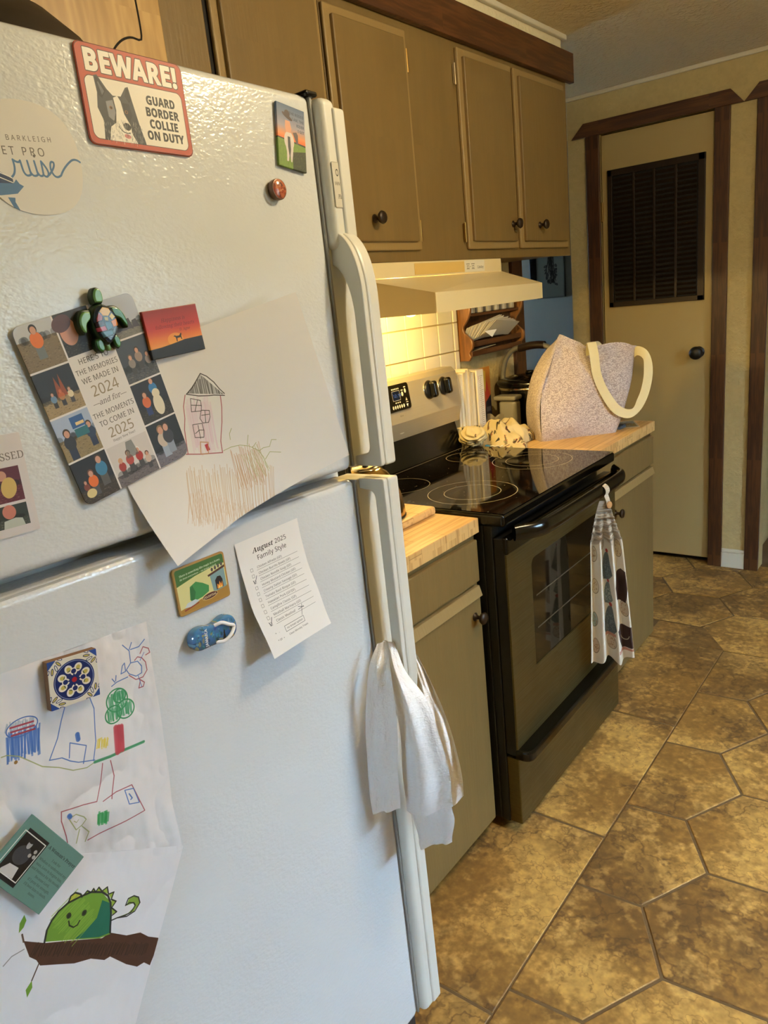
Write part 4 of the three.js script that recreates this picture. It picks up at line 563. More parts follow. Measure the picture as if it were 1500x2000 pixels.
{ // enamel turtle magnet
  const b = thing('turtle_magnet', 'green sea turtle magnet with a mosaic coloured shell', 'magnet'); fmount(b, 0.1605, 1.462, 0.0034, 3);
  const E = std({ color: '#16301d', roughness: 0.3 }), Lf = std({ color: '#3f7a3e', roughness: 0.22 }), Lm = std({ color: '#6d9a58', roughness: 0.22 });
  const sh = (pts) => new THREE.Shape(new THREE.SplineCurve([...pts, pts[0]].map((p) => new THREE.Vector2(p[0] / 1000, p[1] / 1000))).getPoints(40));
  const limb = (n, pts, m) => { const s = sh(pts); const a = add(b, n, ext(s, 0.010, 0.002, 3), E); const k = ext(s, 0.004, 0.0018, 3); k.computeBoundingBox(); const c = k.boundingBox.getCenter(V(0, 0, 0)); k.translate(-c.x, -c.y, -c.z).scale(0.78, 0.82, 1).translate(c.x, c.y, 0.0105); add(a, 'enamel_inlay', k, m); };
  limb('head', [[-5, 22], [-6, 30], [-2, 38], [4, 38], [7, 31], [5, 22]], Lm); limb('flipper', [[-12, 17], [-22, 17], [-29, 8], [-28, -4], [-23, -8], [-20, 2], [-12, 9]], Lm); limb('flipper', [[10, 19], [20, 18], [28, 9], [31, -3], [28, -6], [21, 4], [12, 9]], Lf);
  limb('hind_flipper', [[-9, -12], [-5, -17], [-5, -26], [-9, -29], [-14, -24], [-14, -15]], Lf); limb('hind_flipper', [[7, -10], [13, -12], [16, -20], [13, -27], [8, -24], [6, -16]], Lf);
  const shell = sh([[-15, 6], [-10, 17], [0, 22], [10, 17], [15, 6], [13, -8], [3, -20], [-3, -20], [-12, -9]]);
  add(b, 'shell_rim', ext(shell, 0.013, 0.003, 3), E);
  const sd = ext(shell, 0.007, 0.0034, 5).scale(0.92, 0.92, 1).translate(0, 0, 0.011); add(b, 'shell', planarUV(sd, 0.031, 0.043), print(canvasTex(384, 512, (g, w, h) => { g.fillStyle = '#1c2c3e'; g.fillRect(0, 0, w, h); const ed = (c, p) => { blob(g, c, p); g.strokeStyle = '#17150f'; g.lineWidth = 7; g.stroke(); }; ed('#d0a23a', [110, 90, 170, 40, 260, 60, 280, 110, 230, 160, 150, 150]); ed('#8c3038', [50, 170, 100, 100, 145, 155, 130, 200, 40, 220]); ed('#cdb45a', [240, 165, 285, 120, 330, 180, 270, 215]); ed('#a39048', [160, 165, 225, 170, 215, 220, 165, 210]); ed('#3a2a34', [30, 225, 130, 205, 150, 260, 30, 280]); ed('#a23a4c', [30, 285, 150, 270, 170, 330, 40, 340]); ed('#c87a34', [250, 225, 340, 195, 355, 290, 270, 300]); ed('#35607a', [160, 225, 245, 225, 265, 310, 175, 335]); ed('#3f6a80', [60, 345, 260, 330, 240, 390, 100, 420]); ed('#4a5868', [270, 310, 350, 300, 320, 390, 250, 390]); ed('#26364e', [110, 425, 300, 395, 215, 500, 170, 500]); }), { roughness: 0.18 }));
  add(b, 'tail', ext(sh([[-2, -18], [3, -18], [5, -26], [1, -27]]), 0.008, 0.002), Lm);
}

// papers
function sheet(w, h, lift, nu = 40, nv = 48) { return grid(nu, nv, (s, t) => [(s - 0.5) * w, (0.5 - t) * h, lift(s, t)], 1, 1); }
const HOUSE = [["k",3,305,173,334,160,374,131,391,146,408,172,419,199,430,218],
["k",3,305,173,343,193,376,205,394,210,428,224],
["r",3,299,174,280,203,269,238,253,269,242,309,234,342],
["r",3,414,220,405,255,388,299,361,354,351,389],
["r",3,227,340,280,364,316,377,351,390],
["k",2,313,190,343,208,339,226,333,239,300,229,313,190],
["k",2,333,204,313,231],
["k",2,308,210,340,224],
["k",2,334,237,360,248,355,268,344,282,324,276,320,259,334,237],
["k",2,345,244,334,279],
["k",2,329,252,355,259],
["k",2,288,267,321,276,318,299,310,319,280,307,288,267],
["k",2,305,276,298,318],
["k",2,286,296,304,292,319,298],
["o",3,292,327,318,340,304,372,278,363,292,327],
["g",2,356,386,387,386,418,393,447,409,472,435,481,464,478,502],
["g",2,394,363,399,344,412,331],
["g",2,443,403,459,375],
["g",2,474,439,493,436,517,441,533,423,549,430],
["g",2,484,474,510,458,548,476],
["g",2,458,418,476,409]];

const SCENE = [["b",3,314,152,296,188,277,232,245,282,279,291,300,310,322,325,370,342],
["b",3,387,158,394,194,387,250,383,290,366,342],
["b",3,299,301,308,260,353,289,335,335],
["B",14,333,246,333,261],
["g",3,127,216,141,217,170,234,192,256,224,290,267,314,303,340,343,352,369,348],
["G",9,369,348,420,356,466,356,529,359],
["R",16,451,279,443,354],
["R",14,468,282,459,353],
["R",12,460,279,450,353],
["r",3,392,364,377,417,358,468,317,454,250,438,246,465,253,516,254,538],
["r",3,418,368,421,418,404,484],
["r",3,378,479,420,470,470,472,485,528,498,572,431,571,377,567,312,564],
["b",3,446,478,473,485,484,537,452,526,446,478],
["b",4,457,495,464,512,459,514],
["g",3,269,470,290,469,312,490,318,502,304,511,284,515,269,474],
["g",3,278,553,294,519],
["g",3,303,515,320,542,304,563],
["B",14,270,462,272,467],
["g",2,281,485,288,494,295,489],
["b",3,458,153,476,147,513,145],
["b",3,463,132,470,145],
["b",3,477,127,473,142],
["b",3,529,107,530,69,511,45],
["b",3,531,65,541,47],
["b",3,535,67,563,68,585,52],
["b",3,512,123,529,107,552,110,563,129,560,150,540,153,519,138,512,123],
["b",3,493,128,501,106,509,100,509,126,493,128],
["r",3,543,104,554,97,567,104,578,122,579,148,562,164,538,163,518,142],
["r",3,564,90,577,73,594,84,597,98,582,101],
["b",2,578,91,561,111],
["r",3,548,165,564,182,558,193,543,192,551,173],
["b",2,547,154,553,191]];

const CREATURE = [["K",6,198,231,194,198,200,174,213,151,236,132,270,119,302,110,340,114,363,127,379,148,392,180,402,216,408,235],
["K",5,236,132,238,114,249,106,268,112,275,120],
["K",4,278,117,287,105,301,111,306,101,316,111,323,99,337,111,352,101,363,122,380,118,378,138,397,146,388,163,410,177,398,185],
["K",4,399,200,418,195,446,191,463,185,472,166,464,158,448,156,436,162,439,143,457,137,476,143,487,160,477,183,452,195,418,195],
["K",4,255,183,261,195,276,202,287,197,290,186],
["K",14,249,166,251,169],
["K",15,298,165,298,167],
["N",5,134,219,123,199],
["N",4,201,280,194,327],
["e",3,142,239,112,252,96,273]];

T.rumple = tex(256, 1, (u, v) => 0.6 * Math.abs(fbm(u, v, 3, 4, 101) - 0.5) * 3 + 0.3 * fbm2(u, v, 9, 3, 3, 103), false);
const PAL = { k: '#3a3634', r: '#9c4a50', g: '#9aa06a', o: '#b98a5a', b: '#4a6cb0', B: '#3a66b4', G: '#3a8a5c', R: '#b8404c', K: '#1c1e1a', N: '#4a3424', e: '#8a8680' };
fone('child_drawing', sheet(0.315, 0.236, (s, t) => 0.0012 + 0.034 * Math.pow(clamp((t - 0.57) / 0.43), 1.4) * Math.pow(clamp(1 - s * 1.1), 1.2) + 0.05 * Math.pow(clamp((s - 0.36) / 0.64), 1.25) * (0.75 + 0.25 * t)), std({ map: canvasTex(1260, 944, (g, w, h) => {
  g.scale(1.575, 1.575); g.fillStyle = '#dedbd6'; g.fillRect(0, 0, 900, 700);
  scribble(g, 'rgba(214,170,190,0.35)', 318, 282, 90, 190, 26, 6, 0.2, 2); scribble(g, '#c0a07a', 320, 520, 330, 190, 60, 2.2, 0.42, 4); scribble(g, '#b98c6a', 420, 470, 110, 150, 26, 2.2, 0.2, 5); scribble(g, '#a8b07a', 450, 470, 70, 120, 10, 2, -0.1, 8); scribble(g, '#c4a68a', 250, 560, 260, 120, 44, 2, 0.7, 6);
  blob(g, 'rgba(90,86,84,0.35)', [309, 172, 373, 133, 426, 219]); g.save(); g.beginPath(); g.moveTo(309, 172); g.lineTo(373, 133); g.lineTo(426, 219); g.closePath(); g.clip(); scribble(g, '#4a4644', 370, 175, 130, 90, 22, 3.2, 0.15, 7); g.restore(); g.fillStyle = '#b8404c'; g.fillRect(303, 342, 12, 22);
  strokes(g, HOUSE, PAL);
}), roughness: 0.9, side: THREE.DoubleSide }), 0.3091, 1.3346, 0.0006, 13.2, "child's pencil drawing of a tall house on a hill", 'drawing');
fone('child_drawing', sheet(0.235, 0.30, (s, t) => 0.001 + 0.0025 * Math.abs(Math.sin(s * 7 + t * 3)) * sstep(0.1, 0.5, t) + 0.0015 * Math.abs(Math.sin(t * 11 + s * 4)) * sstep(0.2, 0.6, t) + 0.006 * sstep(0.88, 1, s) * sstep(0.75, 1, t)), std({ map: canvasTex(1020, 1302, (g, w, h) => {
  g.scale(1.7, 1.7); g.fillStyle = '#dcd9d8'; g.fillRect(0, 0, 620, 780);
  scribble(g, '#3a66b4', 190, 205, 90, 90, 34, 5, 0.15, 12); scribble(g, '#8fa3b4', 190, 155, 74, 34, 20, 4, 0.2, 13); g.strokeStyle = '#4a6cb0'; g.lineWidth = 3; g.beginPath(); g.ellipse(192, 160, 42, 24, 0, 0, 7); g.stroke(); for (const y of [150, 162, 172]) { g.strokeStyle = '#a0404c'; g.lineWidth = 5; g.beginPath(); g.moveTo(160, y); g.lineTo(225, y + 8); g.stroke(); }
  for (const [x, y, a, c] of [[468, 200, 34, 0], [450, 238, 26, 0], [490, 236, 28, 0], [478, 190, 20, 0]]) { g.strokeStyle = '#3a8a5c'; g.lineWidth = 4; g.beginPath(); g.arc(x, y, a, 0, 7); g.stroke(); scribble(g, '#3f9462', x, y, a * 1.6, a * 1.6, 14, 5, 0.1, 20 + x); }
  scribble(g, '#d8c23a', 404, 306, 34, 36, 12, 4, 0.3, 15); scribble(g, '#2f9450', 368, 526, 34, 44, 14, 6, 0.3, 16); strokes(g, SCENE, PAL); g.fillStyle = '#8a6a3a'; g.beginPath(); g.arc(160, 246, 5, 0, 7); g.fill();
}), bumpMap: T.rumple, bumpScale: 0.012, roughness: 0.9, side: THREE.DoubleSide }), 0.024, 0.9788, 0.0006, -3.2, "wrinkled child's crayon drawing with tree, swing and ground line", 'drawing');
fone('child_drawing', sheet(0.236, 0.305, (s, t) => 0.006 - 0.003 * sstep(0.1, 0.6, t) + 0.002 * Math.abs(Math.sin(s * 5 + 1)) * sstep(0.2, 0.8, t)), std({ map: canvasTex(1080, 1396, (g, w, h) => {
  g.scale(1.8, 1.8); g.fillStyle = '#dbd9da'; g.fillRect(0, 0, 620, 800);
  const P = (c, s) => blob(g, c, s);
  P('#4a2c1c', [133, 217, 199, 232, 293, 239, 384, 247, 408, 235, 471, 252, 521, 251, 557, 268, 599, 278, 605, 303, 595, 358, 568, 345, 545, 353, 500, 338, 432, 305, 415, 312, 366, 300, 314, 304, 206, 291, 189, 274, 165, 262]);
  scribble(g, '#2e1a10', 370, 275, 400, 40, 80, 3, 0.15, 22); P('#b8b23a', [237, 130, 238, 114, 249, 107, 266, 113, 272, 120]); P('#7d9a34', [400, 198, 431, 191, 454, 186, 471, 170, 464, 158, 439, 163, 442, 143, 457, 138, 477, 145, 486, 160, 473, 184, 441, 192]);
  P('#6d9430', [200, 229, 194, 198, 200, 174, 213, 151, 236, 132, 270, 119, 303, 112, 340, 116, 371, 140, 392, 180, 410, 239, 375, 246, 292, 237]); P('#1f6650', [347, 137, 376, 148, 391, 180, 407, 235, 373, 242, 292, 235, 320, 216, 346, 186]); scribble(g, '#86a83c', 270, 180, 130, 110, 24, 3, 0.7, 24);
  for (const s of [[278, 117, 287, 105, 301, 111], [301, 111, 306, 101, 316, 111], [316, 111, 323, 99, 337, 111], [337, 111, 352, 101, 363, 122], [363, 122, 380, 118, 378, 138], [378, 138, 397, 146, 388, 163], [388, 163, 410, 177, 398, 185]]) P('#8fa83c', s);
  P('#6d9430', [112, 194, 106, 169, 112, 148, 123, 163, 121, 181]); P('#6d9430', [194, 327, 202, 346, 195, 370, 184, 349]); strokes(g, CREATURE, PAL);
}), bumpMap: T.rumple, bumpScale: 0.005, roughness: 0.9, side: THREE.DoubleSide }), -0.0435, 0.7563, 0.0026, -31, "child's marker drawing of a smiling green creature on a brown branch", 'drawing');

fone('menu_note', sheet(0.1195, 0.159, (s, t) => 0.001 + 0.036 * Math.pow(t, 1.9) + 0.002 * Math.sin(t * 9 + s * 2) * sstep(0.3, 0.6, t)), std({ map: canvasTex(812, 1246, (g, w, h) => {
  g.fillStyle = '#e4e2de'; g.fillRect(0, 0, w, h); g.save(); ctext(g, 'August', 310, 170, 'italic bold 74px serif', '#2c2a28'); ctext(g, '2025', 545, 168, '70px sans-serif', '#2c2a28'); ctext(g, 'Family Style', 410, 258, '72px sans-serif', '#2c2a28'); g.restore();
  ['Chicken Alfredo (GF)', 'Chicken Burrito Bowls (GF)', 'Chicken Noodle Soup (GF)', 'Honey Mustard Chicken (GF)', 'Creamy Italian Sausage (GF) ᴾᴿᴱ', 'Tomato Basil Bisque (GF)', 'Hawaiian Pork (GF/DF)', 'Campfire Classic (GF)', 'Meatball Marinara (GF)', 'Classic Meatloaf'].forEach((s, i) => { const y = 340 + i * 66; g.font = '35px sans-serif'; g.fillStyle = '#4c4a48'; g.fillText(s.replace(/[ᴾᴿᴱ]/g, ''), 190, y); g.strokeStyle = '#6a6866'; g.lineWidth = 3; g.beginPath(); g.moveTo(180, y + 16); g.lineTo(720, y + 16); g.stroke(); g.strokeRect(108, y - 22, 27, 32); });
  g.strokeStyle = '#3a4048'; g.lineWidth = 6; for (const y of [472, 934]) { g.beginPath(); g.moveTo(104, y - 30); g.lineTo(118, y + 8); g.lineTo(160, y - 66); g.stroke(); } g.lineWidth = 5; g.beginPath(); g.moveTo(490, 900); g.lineTo(560, 930); g.moveTo(545, 890); g.lineTo(500, 1000); g.moveTo(480, 930); g.lineTo(560, 920); g.stroke();
  g.lineWidth = 4; g.strokeRect(250, 1010, 260, 60); ctext(g, 'no bread option', 380, 1050, '30px sans-serif', '#4a4846'); g.font = '28px sans-serif'; g.fillText('*    -', 120, 1046); g.fillText('* DF  =', 120, 1120); g.fillText('Clean Monday Treats', 270, 1120);
}), roughness: 0.9, side: THREE.DoubleSide }), 0.3605, 1.0955, 0.0006, 2.2, 'white paper menu checklist for August curling off the door', 'note');

// ---------------------------------------------------------------- cloth hanging on the refrigerator handle
function panel(rows, folds, amp, seed, nu = 36, nv = 50) {          // rows: [left, right] points from top to hem
  const L = new THREE.CatmullRomCurve3(rows.map((r) => V(...r[0]))), R = new THREE.CatmullRomCurve3(rows.map((r) => V(...r[1])));
  return grid(nu, nv, (s, t) => {
    const a = L.getPoint(t), b = R.getPoint(t), w = a.distanceTo(b), p = a.clone().lerp(b, s), n = b.clone().sub(a).normalize().cross(V(0, 1, 0)).normalize();
    const k = sstep(0, 0.25, t), f = Math.sin(s * folds * 6.283 + seed + t * 0.9) + 0.45 * Math.sin(s * folds * 13.1 + seed * 2.3 - t * 2), edge = Math.sin(Math.PI * clamp(s * 1.02));
    return p.addScaledVector(n, amp * (0.45 + 0.55 * k) * f + 0.010 * edge * k + 0.002 * Math.sin(t * 14 + s * 9 + seed) * k).toArray();
  }, w0(rows), 0.35);
}
const w0 = (rows) => V(...rows[1][0]).distanceTo(V(...rows[1][1]));
const F3 = (d, v, u) => [d, v, -u];                                 // refrigerator frame
{
  const t = thing('dish_towel', 'crinkled white cotton towel hanging from the refrigerator door handle', 'towel', [0, 0, 0]);
  const parts = [
    panel([[F3(0.028, 0.941, 0.530), F3(0.041, 0.943, 0.535)], [F3(0.023, 0.909, 0.512), F3(0.061, 0.913, 0.520)], [F3(0.013, 0.803, 0.500), F3(0.070, 0.814, 0.508)], [F3(0.004, 0.724, 0.500), F3(0.065, 0.740, 0.506)], [F3(0.004, 0.641, 0.500), F3(0.059, 0.666, 0.505)]], 0.9, 0.005, 1.2),
    panel([[F3(0.018, 0.933, 0.555), F3(0.034, 0.930, 0.565)], [F3(0.034, 0.898, 0.540), F3(0.058, 0.886, 0.555)], [F3(0.048, 0.843, 0.530), F3(0.097, 0.845, 0.550)], [F3(0.051, 0.779, 0.530), F3(0.120, 0.790, 0.545)], [F3(0.046, 0.706, 0.530), F3(0.134, 0.728, 0.540)], [F3(0.042, 0.632, 0.530), F3(0.138, 0.673, 0.538)]], 1.1, 0.006, 3.4),
    panel([[F3(0.029, 0.718, 0.560), F3(0.119, 0.744, 0.560)], [F3(0.026, 0.636, 0.562), F3(0.122, 0.668, 0.562)], [F3(0.030, 0.589, 0.565), F3(0.121, 0.627, 0.565)], [F3(0.037, 0.543, 0.565), F3(0.114, 0.584, 0.565)]], 1.4, 0.005, 5.1),
    panel([[F3(0.027, 0.899, 0.612), F3(0.034, 0.897, 0.615)], [F3(0.037, 0.859, 0.610), F3(0.049, 0.860, 0.620)], [F3(0.050, 0.806, 0.606), F3(0.073, 0.806, 0.622)], [F3(0.063, 0.742, 0.605), F3(0.093, 0.741, 0.622)], [F3(0.068, 0.669, 0.605), F3(0.105, 0.671, 0.622)], [F3(0.063, 0.588, 0.606), F3(0.105, 0.634, 0.620)]], 1.0, 0.006, 0.4),
  ];
  add(t, 'cloth', merge(parts), M.towel);
  t.position.copy(FB); t.quaternion.copy(FQ);
}

// ---------------------------------------------------------------- left counter
{
  const y = 0.9155, b = thing('cutting_board', 'pale wooden cutting board under the kettle', 'cutting board', [-1.18, y, -1.34]);
  add(b, 'board', boxUV(new RoundedBoxGeometry(0.20, 0.022, 0.30, 3, 0.008)), M.counter, [-1.155, y + 0.011, -1.37]);
  for (const z of [-1.24, -1.50]) for (const x of [-1.09, -1.22]) add(b, 'rubber_foot', new THREE.CylinderGeometry(0.005, 0.005, 0.0012, 10), M.rubber, [x, y + 0.0004, z]);
  const k = thing('kettle', 'brushed brass coloured stainless kettle half hidden behind the refrigerator', 'kettle', [-1.155, y + 0.022, -1.375]), kx = -1.155, kz = -1.375, ky = y + 0.022;
  add(k, 'body', lathe([[0, 0], [0.083, 0], [0.088, 0.006], [0.088, 0.02], [0.084, 0.05], [0.072, 0.088], [0.052, 0.115], [0.038, 0.124], [0.036, 0.128], [0, 0.13]], 48), std({ color: '#b59a64', roughness: 0.24, metalness: 1 }), [kx, ky, kz]);
  add(k, 'base_ring', new THREE.TorusGeometry(0.087, 0.003, 8, 48).rotateX(Math.PI / 2), M.blackMatte, [kx, ky + 0.004, kz]);
  const lid = add(k, 'lid', lathe([[0.036, 0], [0.034, 0.006], [0, 0.012]], 32), M.chrome, [kx, ky + 0.127, kz]); add(lid, 'knob', new THREE.SphereGeometry(0.010, 14, 10), M.black, [kx, ky + 0.147, kz]);
  add(k, 'handle', tube([[-0.02, 0.10, 0.055], [-0.02, 0.16, 0.05], [0, 0.195, 0], [0.02, 0.16, -0.05], [0.02, 0.10, -0.055]].map(([a, b2, c]) => [a * 0.4, b2, c]), 0.007, 40, 10), M.black, [kx - 0.0, ky, kz]);
  add(k, 'spout', tube([[-0.07, 0.07, 0.02], [-0.10, 0.10, 0.03], [-0.115, 0.125, 0.034]], 0.012, 20, 10), std({ color: '#b59a64', roughness: 0.24, metalness: 1 }), [kx, ky, kz]);
}

// ---------------------------------------------------------------- right counter
const YT = 0.9157;
{ // tote bag
  const t = thing('tote_bag', 'heather grey canvas tote bag with cream straps standing on the counter', 'bag', [-1.15, YT, -2.57]);
  const ring = (pts) => new THREE.CatmullRomCurve3(pts.map((p) => V(...p)), true, 'catmullrom', 0.35);
  const R = [
    [[-1.192, YT, -2.42], [-1.10, YT, -2.515], [-1.0, YT, -2.612], [-1.04, YT, -2.675], [-1.105, YT, -2.722], [-1.20, YT, -2.63], [-1.288, YT, -2.532], [-1.25, YT, -2.47]],
    [[-1.194, 0.96, -2.415], [-1.088, 0.96, -2.505], [-0.985, 0.96, -2.622], [-1.03, 0.96, -2.69], [-1.10, 0.96, -2.735], [-1.20, 0.96, -2.65], [-1.296, 0.96, -2.522], [-1.25, 0.96, -2.46]],
    [[-1.194, 1.05, -2.425], [-1.082, 1.05, -2.512], [-0.972, 1.05, -2.655], [-1.02, 1.05, -2.725], [-1.10, 1.05, -2.755], [-1.20, 1.05, -2.66], [-1.292, 1.05, -2.51], [-1.252, 1.05, -2.455]],
    [[-1.19, 1.13, -2.45], [-1.085, 1.13, -2.528], [-0.966, 1.125, -2.69], [-1.0, 1.13, -2.745], [-1.09, 1.14, -2.755], [-1.19, 1.15, -2.66], [-1.262, 1.15, -2.52], [-1.235, 1.145, -2.47]],
    [[-1.175, 1.205, -2.485], [-1.09, 1.19, -2.555], [-0.963, 1.18, -2.712], [-0.985, 1.185, -2.755], [-1.08, 1.20, -2.745], [-1.165, 1.21, -2.65], [-1.215, 1.225, -2.535], [-1.20, 1.22, -2.505]],
    [[-1.152, 1.280, -2.525], [-1.093, 1.241, -2.582], [-0.962, 1.213, -2.718], [-0.975, 1.205, -2.748], [-1.05, 1.222, -2.70], [-1.125, 1.222, -2.64], [-1.175, 1.262, -2.565], [-1.168, 1.277, -2.535]],
  ].map(ring);
  const NU = 96, NV = 60, g = grid(NU, NV, (s, t) => {
    const p = R.map((c) => c.getPoint(s)), q = new THREE.CatmullRomCurve3(p).getPoint(t);
    const w = (0.006 * Math.sin(t * 8 + s * 14) + 0.004 * Math.sin(s * 31 - t * 6)) * Math.sin(Math.PI * t) + 0.003 * Math.sin(s * 25 + t * 5) * t - 0.010 * Math.exp(-(((s - 0.05 - 0.06 * (0.9 - t)) / 0.03) ** 2) - (((t - 0.84) / 0.06) ** 2)); q.x += w; q.z += w * 0.7; if (t > 0.93 && s > 0.10 && s < 0.24) q.y += 0.010 * Math.sin((s - 0.10) / 0.14 * Math.PI * 2 + 3.1) * (t - 0.93) / 0.07; return q.toArray();
  }, 0.75, 0.36, true);
  const fab = std({ map: T.heather, roughness: 0.95, bumpMap: T.weave, bumpScale: 0.0004, side: THREE.DoubleSide });
  add(t, 'bag_body', g, fab);
  const base = new THREE.Shape(R[0].getPoints(40).map((p) => new THREE.Vector2(p.x, -p.z))); add(t, 'bag_base', boxUV(new THREE.ShapeGeometry(base).rotateX(-Math.PI / 2)), fab, [0, YT + 0.001, 0]);
  const str = std({ color: '#ddd2a6', roughness: 0.9, bumpMap: T.weave, bumpScale: 0.0006, side: THREE.DoubleSide });
  const hd = [0.72, 0, -0.69];
  add(t, 'strap', ribbon([[-1.066, 1.20, -2.566], [-1.058, 1.246, -2.556], [-1.045, 1.215, -2.545], [-1.037, 1.13, -2.553], [-1.015, 1.055, -2.577], [-0.983, 0.996, -2.607], [-0.948, 0.982, -2.64], [-0.920, 1.03, -2.672], [-0.905, 1.12, -2.692], [-0.918, 1.18, -2.70], [-0.95, 1.195, -2.712], [-0.975, 1.18, -2.73]],
    [hd, hd, hd, hd, [0.68, 0.3, -0.64], [0.45, 0.75, -0.42], [0.1, 0.95, -0.3], [-0.62, 0.45, 0.55], [-0.72, 0.05, 0.65], [-0.3, -0.8, 0.5], [0.1, -0.95, 0.3], [0.1, -0.95, 0.3]], 0.033, 90, 0.6), str);
  add(t, 'strap', ribbon([[-1.12, 1.23, -2.67], [-1.105, 1.235, -2.70], [-1.07, 1.14, -2.76], [-1.03, 1.10, -2.79], [-1.0, 1.17, -2.78], [-0.99, 1.19, -2.75]], [hd, hd, hd, hd, hd, hd], 0.033, 60, 0.5), str);
}
const clothPrint = canvasTex(1024, 1024, (g, w) => {                // cream cloth with sketched plants
  g.fillStyle = '#dcc894'; g.fillRect(0, 0, w, w); const r = rng(41);
  for (let i = 0; i < 48; i++) { const x = r() * w, y = r() * w, a = r() * 6.28, L = 60 + r() * 90; g.save(); g.translate(x, y); g.rotate(a); g.strokeStyle = 'rgba(36,28,16,0.95)'; g.lineWidth = 5; g.beginPath(); g.moveTo(0, 0); g.quadraticCurveTo(L * 0.5, 10, L, 0); g.stroke(); g.lineWidth = 4; for (let k = 0; k < 16; k++) { const q = (k / 16) * L; g.beginPath(); g.moveTo(q, 4); g.lineTo(q + 9, 24 - k); g.moveTo(q, 4); g.lineTo(q + 9, -18 + k); g.stroke(); } if (i % 3 === 0) { g.fillStyle = 'rgba(176,92,70,0.6)'; for (let k = 0; k < 7; k++) { g.beginPath(); g.arc(L * r(), (r() - 0.5) * 40, 5 + r() * 5, 0, 7); g.fill(); } } if (i % 4 === 1) { g.fillStyle = 'rgba(88,92,52,0.5)'; g.beginPath(); g.ellipse(L * 0.4, 26, 26, 10, 0.4, 0, 7); g.fill(); } g.restore(); }
});
clothPrint.wrapS = clothPrint.wrapT = THREE.RepeatWrapping;
{ // rumpled printed cloth with a bunched end
  const t = thing('printed_cloth', 'rumpled cream cloth printed with dark plant sketches beside the range', 'cloth', [-1.37, YT, -2.42]);
  const mat = std({ map: clothPrint, roughness: 0.95, bumpMap: T.crinkle, bumpScale: 0.002, side: THREE.DoubleSide });
  const rid = (x) => 1 - Math.abs(2 * (x - Math.floor(x)) - 1);
  const sheetG = grid(110, 80, (s, tt) => {
    const e = Math.pow(Math.sin(Math.PI * clamp(s, 0.0, 1)), 0.22) * Math.pow(Math.sin(Math.PI * clamp(tt)), 0.25), fr = 1 - tt;
    const x = -1.435 + (0.235 - 0.06 * tt) * s + 0.010 * Math.sin(tt * 9), z = -2.278 - 0.185 * tt + 0.008 * Math.sin(s * 12 + 1) * fr - 0.02 * s * tt;
    const hump = 0.060 * Math.exp(-(((s - 0.46) / 0.62) ** 2)) * sstep(0.05, 0.75, tt);
    const fold = 0.024 * rid(s * 1.3 + tt * 2.2 + 0.25 * Math.sin(tt * 6 + s * 3)) + 0.014 * rid(s * 0.9 - tt * 3.3 + 0.3 * Math.sin(s * 7)) + 0.005 * Math.sin(s * 26 + tt * 13);
    return [x, YT + 0.002 + e * (hump + fold * (0.35 + 0.65 * tt) + 0.008), z];
  }, 0.95, 0.7);
  add(t, 'spread_cloth', sheetG, mat);
  const bun = new THREE.IcosahedronGeometry(1, 24), p = bun.attributes.position;
  for (let i = 0; i < p.count; i++) {
    const v = V(p.getX(i), p.getY(i), p.getZ(i)), k = 1 + 0.10 * Math.sin(v.x * 7 + v.y * 5) * Math.sin(v.z * 6 + 1) + 0.09 * rid(v.x * 1.7 + v.y * 2.3 + v.z * 1.3) + 0.05 * Math.sin(v.y * 17 + v.x * 9 + v.z * 13);
    p.setXYZ(i, v.x * 0.045 * k, v.y * 0.033 * k, v.z * 0.05 * k);
  }
  bun.computeVertexNormals(); { const q = mergeVertices((bun.deleteAttribute('normal'), boxlessUV(bun))); q.computeVertexNormals(); add(t, 'bunched_end', q, mat, [-1.385, 0.963, -2.262]); }
  add(t, 'pointed_corner', grid(16, 16, (s, tt) => [lerp(-1.40, -1.39, s) - 0.03 * tt, 0.985 + 0.012 * tt + 0.012 * Math.sin(s * 3.1) * (1 - tt), lerp(-2.235, -2.292, s) + 0.02 * tt * (s - 0.2) + 0.01 * tt], 0.2, 0.2), mat);
}
function boxlessUV(g) { const p = g.attributes.position, uv = new Float32Array(p.count * 2); for (let i = 0; i < p.count; i++) { uv[2 * i] = (p.getX(i) + p.getY(i) * 0.4) * 7; uv[2 * i + 1] = (p.getZ(i) + p.getY(i) * 0.9) * 7; } g.setAttribute('uv', new THREE.BufferAttribute(uv, 2)); return g; }
{
  const c = thing('cord_tag', 'white looped cord with a blue plastic end in front of the printed cloth', 'cord', [-1.30, YT, -2.30]);
  const x = -1.315, z = -2.279;
  add(c, 'blue_end', new THREE.CapsuleGeometry(0.006, 0.014, 6, 14).rotateZ(1.35), std({ color: '#2f6f9a', roughness: 0.35 }), [x - 0.02, YT + 0.0065, z]);
  const w = std({ color: '#e8e2d0', roughness: 0.6 });
  for (let i = 0; i < 3; i++) add(c, 'cord_loop', new THREE.TorusGeometry(0.0085, 0.0019, 8, 28).rotateX(Math.PI / 2 - 0.5).rotateY(i * 0.8), w, [x + i * 0.014, YT + 0.0075, z - i * 0.002]);
  add(c, 'cord', tube([[x + 0.035, YT + 0.004, z - 0.004], [x + 0.06, YT + 0.003, z - 0.002], [x + 0.09, YT + 0.003, z - 0.006]], 0.0018, 20, 8), w);
}
